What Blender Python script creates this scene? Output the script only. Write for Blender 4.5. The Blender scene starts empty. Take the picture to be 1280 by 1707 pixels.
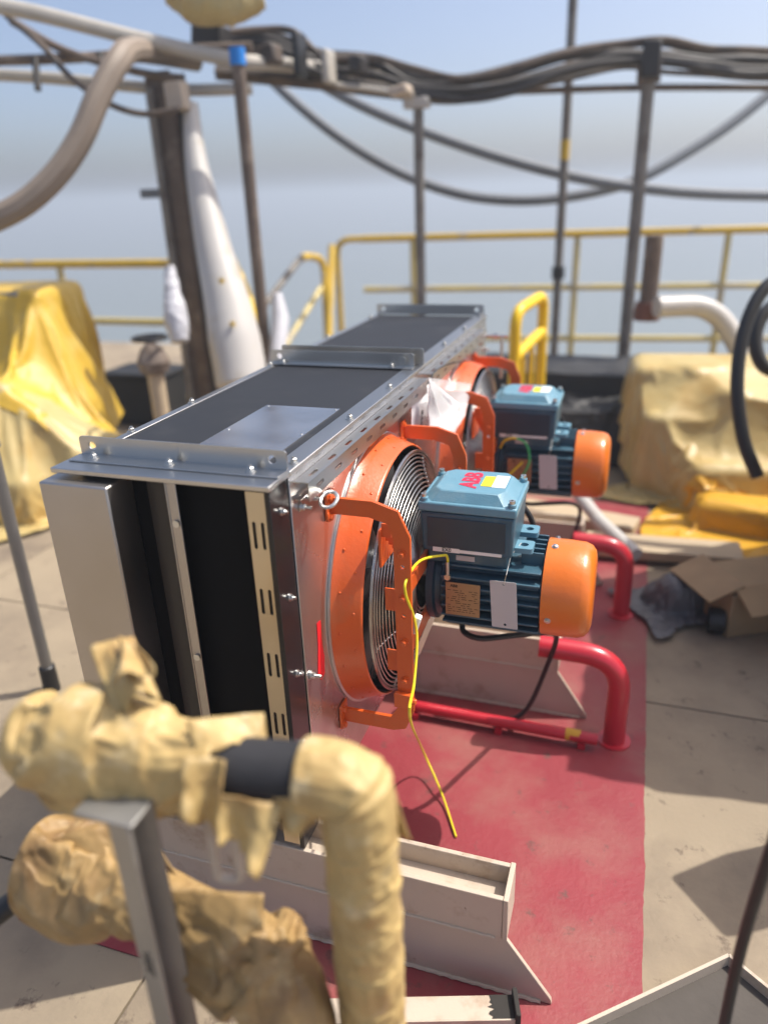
import bpy, bmesh, math, random
from mathutils import Vector, Matrix, noise
random.seed(11)
sc = bpy.context.scene
COL = sc.collection
R = math.radians

# ---------------------------------------------------------------- camera
cam_d = bpy.data.cameras.new('camera'); cam = bpy.data.objects.new('camera', cam_d); COL.objects.link(cam)
FPX, PITCH, ROLL, YAW = 1247.6, .4022, -.0369, .3306
CAM = Vector((0, 0, 1.75))
_f0 = Vector((-math.sin(YAW), math.cos(YAW), 0)); _r0 = Vector((math.cos(YAW), math.sin(YAW), 0)); _u0 = Vector((0, 0, 1))
CW = _f0*math.cos(PITCH) - _u0*math.sin(PITCH); _u1 = _u0*math.cos(PITCH) + _f0*math.sin(PITCH)
CR = _r0*math.cos(ROLL) + _u1*math.sin(ROLL); CU = _u1*math.cos(ROLL) - _r0*math.sin(ROLL)
cam.matrix_world = Matrix(((CR.x, CU.x, -CW.x, CAM.x), (CR.y, CU.y, -CW.y, CAM.y), (CR.z, CU.z, -CW.z, CAM.z), (0, 0, 0, 1)))
cam_d.sensor_fit = 'VERTICAL'; cam_d.sensor_height = 36.0; cam_d.sensor_width = 36.0
cam_d.lens = 36*FPX/1707
cam_d.clip_start = .02; cam_d.clip_end = 30000
cam_d.dof.use_dof = True; cam_d.dof.focus_distance = 1.80; cam_d.dof.aperture_fstop = 1.08
sc.camera = cam

# ---------------------------------------------------------------- sky, sun, exposure
SUN_DIR = Vector((.46, .27, .85)).normalized()
elev = math.asin(SUN_DIR.z); azim = math.atan2(SUN_DIR.x, SUN_DIR.y)
w = bpy.data.worlds.new('World'); sc.world = w; w.use_nodes = True
nt = w.node_tree; bg = nt.nodes['Background']
sky = nt.nodes.new('ShaderNodeTexSky'); sky.sky_type = 'NISHITA'; sky.sun_disc = False
sky.sun_elevation = elev; sky.sun_rotation = azim
sky.air_density = .62; sky.dust_density = 3.8; sky.ozone_density = .7
nt.links.new(sky.outputs[0], bg.inputs[0]); bg.inputs[1].default_value = .15
sun_d = bpy.data.lights.new('sun', 'SUN'); sun_d.energy = 3.7; sun_d.angle = R(.5); sun_d.color = (1, .95, .87)
sun = bpy.data.objects.new('sun', sun_d); COL.objects.link(sun)
sun.rotation_euler = SUN_DIR.to_track_quat('Z', 'Y').to_euler(); sun.location = (3, 2, 8)
vs = sc.view_settings
vs.view_transform = 'Standard'; vs.look = 'None'; vs.exposure = 0.60; vs.gamma = 1.0; vs.use_curve_mapping = False

# ---------------------------------------------------------------- helpers: surveyed points
def _ray(x, y):
    d = CR*(x-640) - CU*(y-853.5) + CW*FPX
    return d/FPX
def at(x, y, D): return CAM + _ray(x, y)*D
def onz(x, y, z):
    d = _ray(x, y); return CAM + d*((z-CAM.z)/d.z)
def ony(x, y, Y):
    d = _ray(x, y); return CAM + d*((Y-CAM.y)/d.y)
def onx(x, y, X):
    d = _ray(x, y); return CAM + d*((X-CAM.x)/d.x)

# ---------------------------------------------------------------- helpers: materials
MATS = {}
def mat(name, col, rough=.5, metal=0., var=.12, vscale=6., bump=0., bscale=60., col2=None, c2scale=3., c2lo=.5, c2hi=.65,
        trans=0., rvar=0., coat=0., stretch=None, subsurf=0., alpha=1., spec=.5, ridged=False, col3=None, c3scale=20., c3lo=.62, c3hi=.70):
    m = bpy.data.materials.new(name); m.use_nodes = True; MATS[name] = m
    n = m.node_tree; b = n.nodes['Principled BSDF']
    tc = n.nodes.new('ShaderNodeTexCoord'); src = tc.outputs['Object']
    if stretch:
        mp = n.nodes.new('ShaderNodeMapping'); mp.inputs['Scale'].default_value = stretch
        n.links.new(src, mp.inputs[0]); src = mp.outputs[0]
    nz = n.nodes.new('ShaderNodeTexNoise'); nz.inputs['Scale'].default_value = vscale; nz.inputs['Detail'].default_value = 6
    n.links.new(src, nz.inputs['Vector'])
    mx = n.nodes.new('ShaderNodeMix'); mx.data_type = 'RGBA'
    mx.inputs[6].default_value = tuple(c*(1-var) for c in col)+(1,)
    mx.inputs[7].default_value = tuple(min(1, c*(1+var)) for c in col)+(1,)
    n.links.new(nz.outputs['Fac'], mx.inputs[0]); out = mx.outputs[2]
    if col2:
        n2 = n.nodes.new('ShaderNodeTexNoise'); n2.inputs['Scale'].default_value = c2scale; n2.inputs['Detail'].default_value = 8; n2.inputs['Roughness'].default_value = .62
        n.links.new(src, n2.inputs['Vector'])
        rp = n.nodes.new('ShaderNodeMapRange'); rp.inputs[1].default_value = c2lo; rp.inputs[2].default_value = c2hi
        n.links.new(n2.outputs['Fac'], rp.inputs[0])
        m2 = n.nodes.new('ShaderNodeMix'); m2.data_type = 'RGBA'; m2.inputs[7].default_value = tuple(col2)+(1,)
        n.links.new(rp.outputs[0], m2.inputs[0]); n.links.new(out, m2.inputs[6]); out = m2.outputs[2]
    if col3:
        n3 = n.nodes.new('ShaderNodeTexNoise'); n3.inputs['Scale'].default_value = c3scale; n3.inputs['Detail'].default_value = 10; n3.inputs['Roughness'].default_value = .7
        n.links.new(src, n3.inputs['Vector'])
        r3 = n.nodes.new('ShaderNodeMapRange'); r3.inputs[1].default_value = c3lo; r3.inputs[2].default_value = c3hi
        n.links.new(n3.outputs['Fac'], r3.inputs[0])
        m3 = n.nodes.new('ShaderNodeMix'); m3.data_type = 'RGBA'; m3.inputs[7].default_value = tuple(col3)+(1,)
        n.links.new(r3.outputs[0], m3.inputs[0]); n.links.new(out, m3.inputs[6]); out = m3.outputs[2]
    n.links.new(out, b.inputs['Base Color'])
    b.inputs['Roughness'].default_value = rough; b.inputs['Metallic'].default_value = metal
    b.inputs['Specular IOR Level'].default_value = spec
    if rvar:
        rr = n.nodes.new('ShaderNodeMapRange'); rr.inputs[3].default_value = max(.02, rough-rvar); rr.inputs[4].default_value = min(1, rough+rvar)
        n.links.new(nz.outputs['Fac'], rr.inputs[0]); n.links.new(rr.outputs[0], b.inputs['Roughness'])
    if bump:
        nb = n.nodes.new('ShaderNodeTexNoise'); nb.inputs['Scale'].default_value = bscale; nb.inputs['Detail'].default_value = 5
        if ridged: nb.noise_type = 'RIDGED_MULTIFRACTAL'; nb.inputs['Detail'].default_value = 3
        n.links.new(src, nb.inputs['Vector'])
        bp = n.nodes.new('ShaderNodeBump'); bp.inputs['Strength'].default_value = bump; bp.inputs['Distance'].default_value = .01
        n.links.new(nb.outputs['Fac'], bp.inputs['Height']); n.links.new(bp.outputs[0], b.inputs['Normal'])
    if coat: b.inputs['Coat Weight'].default_value = coat; b.inputs['Coat Roughness'].default_value = .12
    if trans: b.inputs['Transmission Weight'].default_value = trans
    if alpha < 1: b.inputs['Alpha'].default_value = alpha
    if subsurf: b.inputs['Subsurface Weight'].default_value = subsurf; b.inputs['Subsurface Scale'].default_value = .02
    return m

mat('stainless', (.56, .55, .53), .30, 1., .06, 9, .02, 220, rvar=.07, stretch=(1, .15, 1))
mat('stainless_polished', (.56, .545, .53), .27, .92, .08, 4, .04, 7, rvar=.08, col2=(.48, .46, .44), c2scale=4, c2lo=.5, c2hi=.7)
mat('stainless_brushed', (.46, .43, .40), .38, 1., .22, 4, .03, 160, rvar=.14)
mat('film_panel', (.022, .024, .029), .56, 0., .15, 3, .01, 40, rvar=.12, spec=.22, col2=(.042, .043, .046), c2scale=5, c2lo=.55, c2hi=.8)
mat('plate_clear', (.84, .85, .87), .24, 1., .10, 8, .05, 9, rvar=.1)
mat('black_gloss', (.012, .011, .012), .22, 0., .2, 5)
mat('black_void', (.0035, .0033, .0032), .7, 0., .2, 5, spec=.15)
mat('slot_gold_reflect', (.62, .54, .40), .34, 1., .10, 10, rvar=.08)  # steel tinted gold for the yellow it reflects
mat('zinc', (.62, .62, .60), .32, 1., .1, 30)
mat('orange', (.62, .100, .015), .33, 0., .09, 8, .07, 110, rvar=.12, coat=.2, col2=(.50, .13, .045), c2scale=9, c2lo=.55, c2hi=.78)
mat('orange_cover', (.68, .155, .012), .30, 0., .07, 8, .07, 90, rvar=.1, coat=.3, col2=(.56, .16, .04), c2scale=10, c2lo=.56, c2hi=.78)
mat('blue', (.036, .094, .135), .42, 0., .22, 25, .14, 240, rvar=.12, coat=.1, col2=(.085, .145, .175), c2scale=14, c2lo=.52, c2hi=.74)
mat('blue_lit', (.115, .255, .335), .38, 0., .10, 25, .12, 260, rvar=.1, coat=.12, col2=(.19, .30, .35), c2scale=12, c2lo=.54, c2hi=.76)  # lighter copy of the blue: light on upward faces set in colour
mat('navy_shade', (.022, .042, .062), .36, 0., .2, 20, .08, 200)  # box face shade put into a darker blue; front flange shares it
mat('wire_steel', (.60, .58, .55), .28, 1., .05, 20)
mat('blade_dark', (.05, .05, .052), .45, .3, .1, 20)
mat('alu', (.55, .55, .56), .4, 1., .1, 20)
mat('brass_plate', (.36, .235, .135), .38, .55, .12, 14, rvar=.1)
mat('ink', (.02, .018, .016), .6)
mat('red_print', (.55, .012, .05), .5)
mat('red_mark', (.70, .012, .02), .5)
mat('yellow_label', (.80, .62, .02), .5)
mat('white_label', (.80, .79, .75), .5, 0., .05, 30)
mat('paper', (.78, .77, .78), .6, 0., .04, 12)
mat('clear_film', (.80, .80, .80), .14, 0., .05, 12, .1, 30, alpha=.34)
mat('tag_grey', (.50, .50, .52), .45, .2, .06, 14)
mat('earth_yellow', (.72, .60, .02), .42, 0., .1, 14)
mat('earth_green', (.05, .42, .13), .42)
mat('rubber', (.014, .014, .015), .48, 0., .2, 20)
mat('foam_black', (.018, .018, .021), .78, 0., .25, 40, .12, 300)
mat('cream_paint', (.48, .40, .315), .48, 0., .12, 7, .06, 120, col2=(.31, .215, .14), c2scale=9, c2lo=.54, c2hi=.74, col3=(.14, .075, .045), c3scale=26, c3lo=.64, c3hi=.71)
mat('deck_beige', (.285, .228, .155), .78, 0., .20, 2.2, .18, 60, col2=(.165, .128, .092), c2scale=1.7, c2lo=.46, c2hi=.72, col3=(.09, .062, .044), c3scale=11, c3lo=.59, c3hi=.70)
mat('joint_dark', (.17, .14, .11), .85)
mat('red_deck', (.240, .027, .036), .55, 0., .20, 3, .16, 80, col2=(.26, .095, .078), c2scale=2.8, c2lo=.44, c2hi=.70, rvar=.14, col3=(.10, .05, .04), c3scale=15, c3lo=.59, c3hi=.70)
mat('red_pipe', (.47, .020, .035), .32, 0., .10, 8, .05, 60, coat=.2)
mat('wrap_tan', (.47, .335, .135), .55, 0., .24, 12, .7, 34, col2=(.30, .17, .055), c2scale=7, c2lo=.48, c2hi=.74, ridged=True, col3=(.58, .47, .27), c3scale=18, c3lo=.55, c3hi=.70)
mat('wrap_amber_shade', (.34, .22, .085), .60, 0., .26, 12, .7, 34, col2=(.18, .10, .04), c2scale=7, c2lo=.46, c2hi=.7, ridged=True, col3=(.44, .33, .17), c3scale=18, c3lo=.55, c3hi=.72)  # dark amber wrap, deepened partly for the shade of the pipe above
mat('wrap_yellow', (.56, .36, .035), .46, 0., .14, 4, .5, 11, rvar=.1, ridged=True, col2=(.60, .44, .12), c2scale=3, c2lo=.5, c2hi=.75)
mat('wrap_pale', (.47, .365, .155), .46, 0., .14, 5, .5, 11, col2=(.40, .25, .065), c2scale=2.5, c2lo=.48, c2hi=.70, ridged=True)
mat('wrap_deep', (.56, .30, .02), .44, 0., .16, 6, .4, 12, ridged=True)
mat('rail_yellow', (.58, .38, .028), .46, 0., .14, 6, col2=(.34, .27, .18), c2scale=4, c2lo=.58, c2hi=.66)
mat('rail_pale', (.55, .44, .15), .5, 0., .14, 6, col2=(.42, .36, .24), c2scale=3, c2lo=.52, c2hi=.66)
mat('guard_yellow', (.80, .52, .01), .38, 0., .06, 6)
mat('rust_brown', (.125, .092, .070), .70, 0., .3, 9, .2, 40, col2=(.24, .19, .15), c2scale=6, c2lo=.5, c2hi=.7)
mat('rust_red', (.16, .066, .045), .72, 0., .3, 12, .2, 40)
mat('grey_pipe', (.19, .172, .150), .60, 0., .25, 8, .15, 40, col2=(.085, .062, .05), c2scale=6, c2lo=.48, c2hi=.66)
mat('hose_brown', (.22, .175, .135), .60, 0., .2, 6)
mat('cable_black', (.028, .023, .020), .55, 0., .3, 6)
mat('cable_brown', (.11, .082, .062), .66, 0., .4, 8, .2, 30, col2=(.05, .04, .035), c2scale=5, c2lo=.45, c2hi=.6)
mat('cable_grey', (.15, .165, .185), .6, 0., .15, 6)
mat('conduit_light', (.42, .39, .34), .5, 0., .15, 8)
mat('white_paint', (.48, .46, .43), .42, 0., .10, 5, col2=(.38, .33, .25), c2scale=5, c2lo=.55, c2hi=.75)
mat('white_sheet', (.50, .50, .53), .5, 0., .06, 5, .2, 20)
mat('blue_tape', (.01, .20, .62), .4)
mat('galv', (.34, .335, .32), .42, .7, .16, 12, rvar=.1)
mat('galv_dark', (.24, .23, .215), .46, .6, .2, 12, rvar=.1)
mat('tarp_black', (.014, .014, .015), .6, 0., .3, 5, .3, 10)
mat('bag_grey', (.10, .098, .105), .45, 0., .3, 8, .2, 14)
mat('card', (.33, .225, .12), .8, 0., .2, 9, .1, 60)
mat('wood', (.42, .33, .22), .7, 0., .18, 8, stretch=(1, 8, 8))
mat('tray_dark', (.085, .075, .066), .85, 0., .3, 8, .2, 40, spec=.2)  # rough dark grey-brown for the tray floor
mat('burnt', (.02, .017, .014), .8, 0., .4, 20)
mat('banner_dark', (.055, .05, .08), .6)

# ---------------------------------------------------------------- helpers: meshes
class MB:
    def __init__(s): s.v = []; s.f = []
    def add(s, v, f):
        o = len(s.v); s.v += [Vector(p) for p in v]; s.f += [tuple(i+o for i in q) for q in f]; return s
    def box(s, c, size, M=None):
        x, y, z = (a/2 for a in size); c = Vector(c)
        v = [Vector(p) for p in ((-x,-y,-z),(x,-y,-z),(x,y,-z),(-x,y,-z),(-x,-y,z),(x,-y,z),(x,y,z),(-x,y,z))]
        if M is not None: v = [M @ p for p in v]
        return s.add([p+c for p in v], [(0,3,2,1),(4,5,6,7),(0,1,5,4),(1,2,6,5),(2,3,7,6),(3,0,4,7)])
    def b2(s, a, b):
        a = Vector(a); b = Vector(b); return s.box((a+b)/2, tuple(abs(q) for q in (b-a)))
    def tube(s, path, r, n=10, cap=True, wob=None):
        P = [Vector(p) for p in path]; m = len(P)
        rad = (lambda i: r) if not callable(r) and not isinstance(r, (list, tuple)) else ((lambda i: r[i]) if not callable(r) else (lambda i: r(i/(m-1))))
        T = [(P[min(i+1, m-1)]-P[max(i-1, 0)]).normalized() for i in range(m)]
        a = Vector((0, 0, 1)) if abs(T[0].z) < .9 else Vector((1, 0, 0))
        N = T[0].cross(a).normalized(); vs = []; 
        for i in range(m):
            N = (N - T[i]*N.dot(T[i])).normalized(); B = T[i].cross(N)
            for k in range(n):
                t = 2*math.pi*k/n; d = N*math.cos(t)+B*math.sin(t); q = rad(i)
                p = P[i]+d*q
                if wob: p = p + d*wob(p, i/(m-1), t)
                vs.append(p)
        fs = [(i*n+k, i*n+(k+1) % n, (i+1)*n+(k+1) % n, (i+1)*n+k) for i in range(m-1) for k in range(n)]
        if cap: fs += [tuple(range(n))[::-1], tuple(range((m-1)*n, m*n))]
        return s.add(vs, fs)
    def lathe(s, prof, n=32, c=(0, 0, 0), axis='X', closed=False):
        c = Vector(c); vs = []; m = len(prof)
        for a, r in prof:
            for k in range(n):
                t = 2*math.pi*k/n; y, z = r*math.cos(t), r*math.sin(t)
                vs.append(c+Vector({'X': (a, y, z), 'Y': (z, a, y), 'Z': (y, z, a)}[axis]))
        fs = [(i*n+k, i*n+(k+1) % n, (i+1)*n+(k+1) % n, (i+1)*n+k) for i in range(m-1) for k in range(n)]
        if closed: fs += [((m-1)*n+k, (m-1)*n+(k+1) % n, (k+1) % n, k) for k in range(n)]
        else: fs += [tuple(range(n))[::-1], tuple(range((m-1)*n, m*n))]
        return s.add(vs, fs)
    def prism(s, poly, f):          # f(u, v, t) -> point ; t in 0, 1
        n = len(poly)
        v = [f(u, q, 0) for u, q in poly]+[f(u, q, 1) for u, q in poly]
        fs = [tuple(range(n))[::-1], tuple(range(n, 2*n))]+[(k, (k+1) % n, n+(k+1) % n, n+k) for k in range(n)]
        return s.add(v, fs)
    def mesh(s, name, m, smooth=35):
        me = bpy.data.meshes.new(name); me.from_pydata([tuple(p) for p in s.v], [], s.f); me.update()
        bm = bmesh.new(); bm.from_mesh(me); bmesh.ops.recalc_face_normals(bm, faces=bm.faces); bm.to_mesh(me); bm.free()
        fin_mesh(me, m, smooth); return me
    def build(s, name, m, parent=None, smooth=35, bevel=0., loc=None):
        o = link(name, s.mesh(name, m, smooth), parent, loc)
        if bevel: bev(o, bevel)
        return o
def fin_mesh(me, m, smooth=35):
    me.materials.clear(); me.materials.append(MATS[m])
    if smooth:
        for p in me.polygons: p.use_smooth = True
        if smooth < 170: me.set_sharp_from_angle(angle=R(smooth))
def link(name, me, parent=None, loc=None):
    o = bpy.data.objects.new(name, me); COL.objects.link(o)
    if parent is not None: o.parent = parent
    if loc is not None: o.location = loc
    return o
def bev(o, wd, seg=2):
    b = o.modifiers.new('bevel', 'BEVEL'); b.width = wd; b.segments = seg; b.limit_method = 'ANGLE'; b.angle_limit = R(40)
def thing(name, label, cat, loc=(0, 0, 0), group=None):
    o = bpy.data.objects.new(name, None); COL.objects.link(o); o.location = loc; o.empty_display_size = .1
    return tag(o, label, cat, group)
def tag(o, label, cat, group=None):
    o['label'] = label; o['category'] = cat
    if group: o['group'] = group
    return o
def struct(o): o['kind'] = 'structure'; return o
def stuff(o): o['kind'] = 'stuff'; return o
def copy_tree(o, parent=None):
    c = o.copy(); COL.objects.link(c)
    if parent is not None: c.parent = parent
    for ch in list(o.children): copy_tree(ch, c)
    return c
def smoothpath(pts, n=8):
    P = [Vector(p) for p in pts]; P = [P[0]*2-P[1]]+P+[P[-1]*2-P[-2]]; out = []
    for i in range(1, len(P)-2):
        for k in range(n):
            t = k/n; a, b, c, d = P[i-1], P[i], P[i+1], P[i+2]
            out.append(.5*((2*b)+(c-a)*t+(2*a-5*b+4*c-d)*t*t+(3*b-a-3*c+d)*t**3))
    return out+[P[-2]]
def filpath(pts, rad, n=6):          # straight legs with rounded bends
    P = [Vector(p) for p in pts]; out = [P[0]]
    for i in range(1, len(P)-1):
        a = (P[i-1]-P[i]); b = (P[i+1]-P[i]); r = min(rad, a.length*.49, b.length*.49)
        p0 = P[i]+a.normalized()*r; p1 = P[i]+b.normalized()*r
        out += [p0*(1-t)**2+P[i]*2*t*(1-t)+p1*t*t for t in [k/n for k in range(n+1)]]
    return out+[P[-1]]
def slot(cx, cy, hl, hw, vertical=True, n=5):
    pts = []
    for s, a0 in ((1, 0), (-1, math.pi)):
        for k in range(n+1):
            t = a0+math.pi*k/n; pts.append((hw*math.cos(t), s*(hl-hw)+hw*math.sin(t)))
    return [(cx+x, cy+y) if vertical else (cx+y, cy+x) for x, y in pts]
def rrect(x0, y0, x1, y1, r=.004, n=4):
    pts = []
    for cx, cy, a in ((x1-r, y1-r, 0), (x0+r, y1-r, 90), (x0+r, y0+r, 180), (x1-r, y0+r, 270)):
        for k in range(n+1): t = R(a+90*k/n); pts.append((cx+r*math.cos(t), cy+r*math.sin(t)))
    return pts
def circ(cx, cy, r, n=14): return [(cx+r*math.cos(2*math.pi*k/n), cy+r*math.sin(2*math.pi*k/n)) for k in range(n)]
def plate(name, outline, holes, th, basis, origin, m, parent=None, bevel=.0008, smooth=30):
    """flat sheet with real holes; basis = (u axis, v axis), thickness along u x v"""
    cu = bpy.data.curves.new('c', 'CURVE'); cu.dimensions = '2D'; cu.fill_mode = 'BOTH'; cu.extrude = th/2
    for pl in [outline]+list(holes):
        sp = cu.splines.new('POLY'); sp.points.add(len(pl)-1); sp.use_cyclic_u = True
        for i, (x, y) in enumerate(pl): sp.points[i].co = (x, y, 0, 1)
    tmp = bpy.data.objects.new('tmp', cu); COL.objects.link(tmp)
    dg = bpy.context.evaluated_depsgraph_get()
    me = bpy.data.meshes.new_from_object(tmp.evaluated_get(dg)); bpy.data.objects.remove(tmp); bpy.data.curves.remove(cu)
    u, v = Vector(basis[0]), Vector(basis[1]); wv = u.cross(v); o = Vector(origin)
    for q in me.vertices:
        c = q.co.copy(); q.co = o+u*c.x+v*c.y+wv*c.z
    bm = bmesh.new(); bm.from_mesh(me); bmesh.ops.remove_doubles(bm, verts=bm.verts, dist=1e-6)
    bmesh.ops.recalc_face_normals(bm, faces=bm.faces); bm.to_mesh(me); bm.free()
    me.name = name; fin_mesh(me, m, smooth)
    return link(name, me, parent)
def text(name, body, size, basis, origin, m, parent=None, th=.0006, bold=0.):
    cu = bpy.data.curves.new('t', 'FONT'); cu.body = body; cu.size = size; cu.extrude = th; cu.offset = bold; cu.resolution_u = 2
    tmp = bpy.data.objects.new('tmp', cu); COL.objects.link(tmp)
    dg = bpy.context.evaluated_depsgraph_get()
    me = bpy.data.meshes.new_from_object(tmp.evaluated_get(dg)); bpy.data.objects.remove(tmp); bpy.data.curves.remove(cu)
    u, v = Vector(basis[0]).normalized(), Vector(basis[1]).normalized(); wv = u.cross(v); o = Vector(origin)
    for q in me.vertices:
        c = q.co.copy(); q.co = o+u*c.x+v*c.y+wv*c.z
    me.name = name; fin_mesh(me, m, 0)
    return link(name, me, parent)
def bolt_mesh(name, r, h, m, axis='Z', shank=0.):
    b = MB(); b.lathe([(0, r*1.5), (h*.25, r*1.5)], 14, axis=axis); b.lathe([(h*.25, r), (h*.9, r), (h, r*.8)], 6, axis=axis)
    if shank: b.lathe([(h, r*.55), (h+shank, r*.55)], 8, axis=axis)
    return b.mesh(name, m, 30)
BOLT_Z = bolt_mesh('bolt', .0075, .010, 'zinc', 'Z', .004)
BOLT_X = bolt_mesh('bolt', .0060, .008, 'zinc', 'X', .006)
BOLT_NY = bolt_mesh('bolt', .0055, .007, 'zinc', 'Y')
def wrinkle(p, seed, s=9, amp=.012, an=(1, 1, 1)):
    q = Vector((p.x*an[0], p.y*an[1], p.z*an[2]))*s+Vector((seed, -seed, 2*seed))
    q = q+noise.noise_vector(q*.5)*.6
    big = noise.noise(q*.45)
    r1 = (1-abs(noise.noise(q)))**5; r2 = (1-abs(noise.noise(q*2.1+Vector((5, 1, 7)))))**6
    r3 = (1-abs(noise.noise(q*4.6+Vector((2, 8, 3)))))**6
    return amp*(.9*big+.45*r1+.26*r2+.15*r3-.35)
def wrapped_tube(name, path, r, m, parent=None, seed=0, amp=.010, s=14, n=28, tape=True):
    mb = MB(); L = sum((Vector(path[i+1])-Vector(path[i])).length for i in range(len(path)-1))
    def wob(p, u, t):
        ph = (u*L*16+t/6.2832*.9+.5*noise.noise(p*5)) % 1.0; spiral = amp*.55*(ph**3-.25)
        return wrinkle(p, seed, s, amp)+(spiral if tape else 0)
    pp = []; P_ = [Vector(q) for q in path]
    for i in range(len(P_)-1):
        k_ = max(1, int((P_[i+1]-P_[i]).length/.006))
        pp += [P_[i].lerp(P_[i+1], k/k_) for k in range(k_)]
    pp.append(P_[-1])
    mb.tube(pp, r, n*2, True, wob); return mb.build(name, m, parent, 170)
def flap(name, corners, m, parent=None, seed=0, amp=.02, nu=14, nv=12, curl=.0, tear=.15, s=10):
    a, b, c, d = (Vector(p) for p in corners); mb = MB(); vs = []; nrm = (b-a).cross(d-a).normalized()
    for j in range(nv+1):
        for i in range(nu+1):
            u, v = i/nu, j/nv
            v2 = v*(1-tear*abs(noise.noise(Vector((u*5+seed, seed, .3))))*2) if v > .3 else v
            p = (a*(1-u)+b*u)*(1-v2)+(d*(1-u)+c*u)*v2
            p = p+nrm*(wrinkle(p, seed, s, amp)+curl*v2*v2+amp*1.2*math.sin(u*6+seed)*v2); vs.append(p)
    fs = [(j*(nu+1)+i, j*(nu+1)+i+1, (j+1)*(nu+1)+i+1, (j+1)*(nu+1)+i) for j in range(nv) for i in range(nu)]
    mb.add(vs, fs); o = mb.build(name, m, parent, 170)
    so = o.modifiers.new('thick', 'SOLIDIFY'); so.thickness = .0016; return o
def wrapped_block(name, c, size, m, parent=None, seed=0, amp=.05, s=3., taper=(1, 1), rz=0., n=48, rnd=.25, lean=(0, 0), drape=.0):
    """cloth pulled over a box-like machine: rounded box, folds running down its sides"""
    mb = MB(); hx, hy, hz = (q/2 for q in size); M = Matrix.Rotation(rz, 3, 'Z'); c = Vector(c); vs = []; idx = {}; fs = []
    def vert(ix, iy, iz):
        k = (ix, iy, iz)
        if k in idx: return idx[k]
        p = Vector((2*ix/n-1, 2*iy/n-1, 2*iz/n-1))
        q = p.copy(); mxx = max(abs(q.x), abs(q.y), abs(q.z)); sph = q.normalized()
        q = q*(1-rnd)+sph*mxx*rnd*1.25
        t = (q.z+1)/2; k1 = 1+(taper[0]-1)*t; k2 = 1+(taper[1]-1)*t
        P = Vector((q.x*hx*k1+lean[0]*t, q.y*hy*k2+lean[1]*t, q.z*hz))
        ang = math.atan2(q.y*hy, q.x*hx)
        side = 1-max(0, q.z)**4
        d = wrinkle(P, seed, s, amp, (1, 1, .45))+drape*side*(1-t*.6)*math.sin(ang*9+3*noise.noise(P*1.7+Vector((seed, 0, 0)))+seed)
        P = P+sph*d
        idx[k] = len(vs); vs.append(M @ P+c); return idx[k]
    for ax in range(3):
        for side in (0, n):
            for i in range(n):
                for j in range(n):
                    def g(a, b):
                        l = [a, b]; l.insert(ax, side); return vert(*l)
                    fs.append((g(i, j), g(i+1, j), g(i+1, j+1), g(i, j+1)))
    mb.add(vs, fs); return mb.build(name, m, parent, 170)

DRAPES = []
def drape_sheet(name, parent, center, size, res, z, m, seed, tilt=(0, 0), rz=0., stiff=.6):
    """a square of sheeting that is let fall over the machine underneath (settled in settle_drapes)"""
    nx, ny = res; vs = []; Mr = Matrix.Rotation(rz, 3, 'Z')
    for j in range(ny+1):
        for i in range(nx+1):
            x = (i/nx-.5)*size[0]; y = (j/ny-.5)*size[1]
            p = Mr @ Vector((x, y, 0)); p.z = z+tilt[0]*x+tilt[1]*y+.02*noise.noise(Vector((x*3+seed, y*3, seed)))
            vs.append(Vector((center[0], center[1], 0))+p)
    fs = [(j*(nx+1)+i, j*(nx+1)+i+1, (j+1)*(nx+1)+i+1, (j+1)*(nx+1)+i) for j in range(ny) for i in range(nx)]
    me = bpy.data.meshes.new(name); me.from_pydata([tuple(v) for v in vs], [], fs)
    o = bpy.data.objects.new(name, me); COL.objects.link(o)
    c = o.modifiers.new('cloth', 'CLOTH'); st = c.settings
    st.quality = 4; st.mass = .25; st.tension_stiffness = 12; st.compression_stiffness = 12; st.shear_stiffness = 4; st.bending_stiffness = stiff; st.air_damping = 2.
    c.collision_settings.distance_min = .012; c.collision_settings.collision_quality = 2; c.collision_settings.use_self_collision = False
    DRAPES.append((o, name, parent, m))
FORMS = []
def form(c, size, rz=0., M=None):
    mb = MB().box((0, 0, 0), size, Matrix.Rotation(rz, 3, 'Z')); mb.v = [v+Vector(c) for v in mb.v]
    me = bpy.data.meshes.new('form'); me.from_pydata([tuple(v) for v in mb.v], [], mb.f)
    o = bpy.data.objects.new('form', me); COL.objects.link(o)
    b = o.modifiers.new('b', 'BEVEL'); b.width = .05; b.segments = 3
    o.modifiers.new('col', 'COLLISION'); o.collision.thickness_outer = .012; o.collision.cloth_friction = 25; FORMS.append(o)
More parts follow.
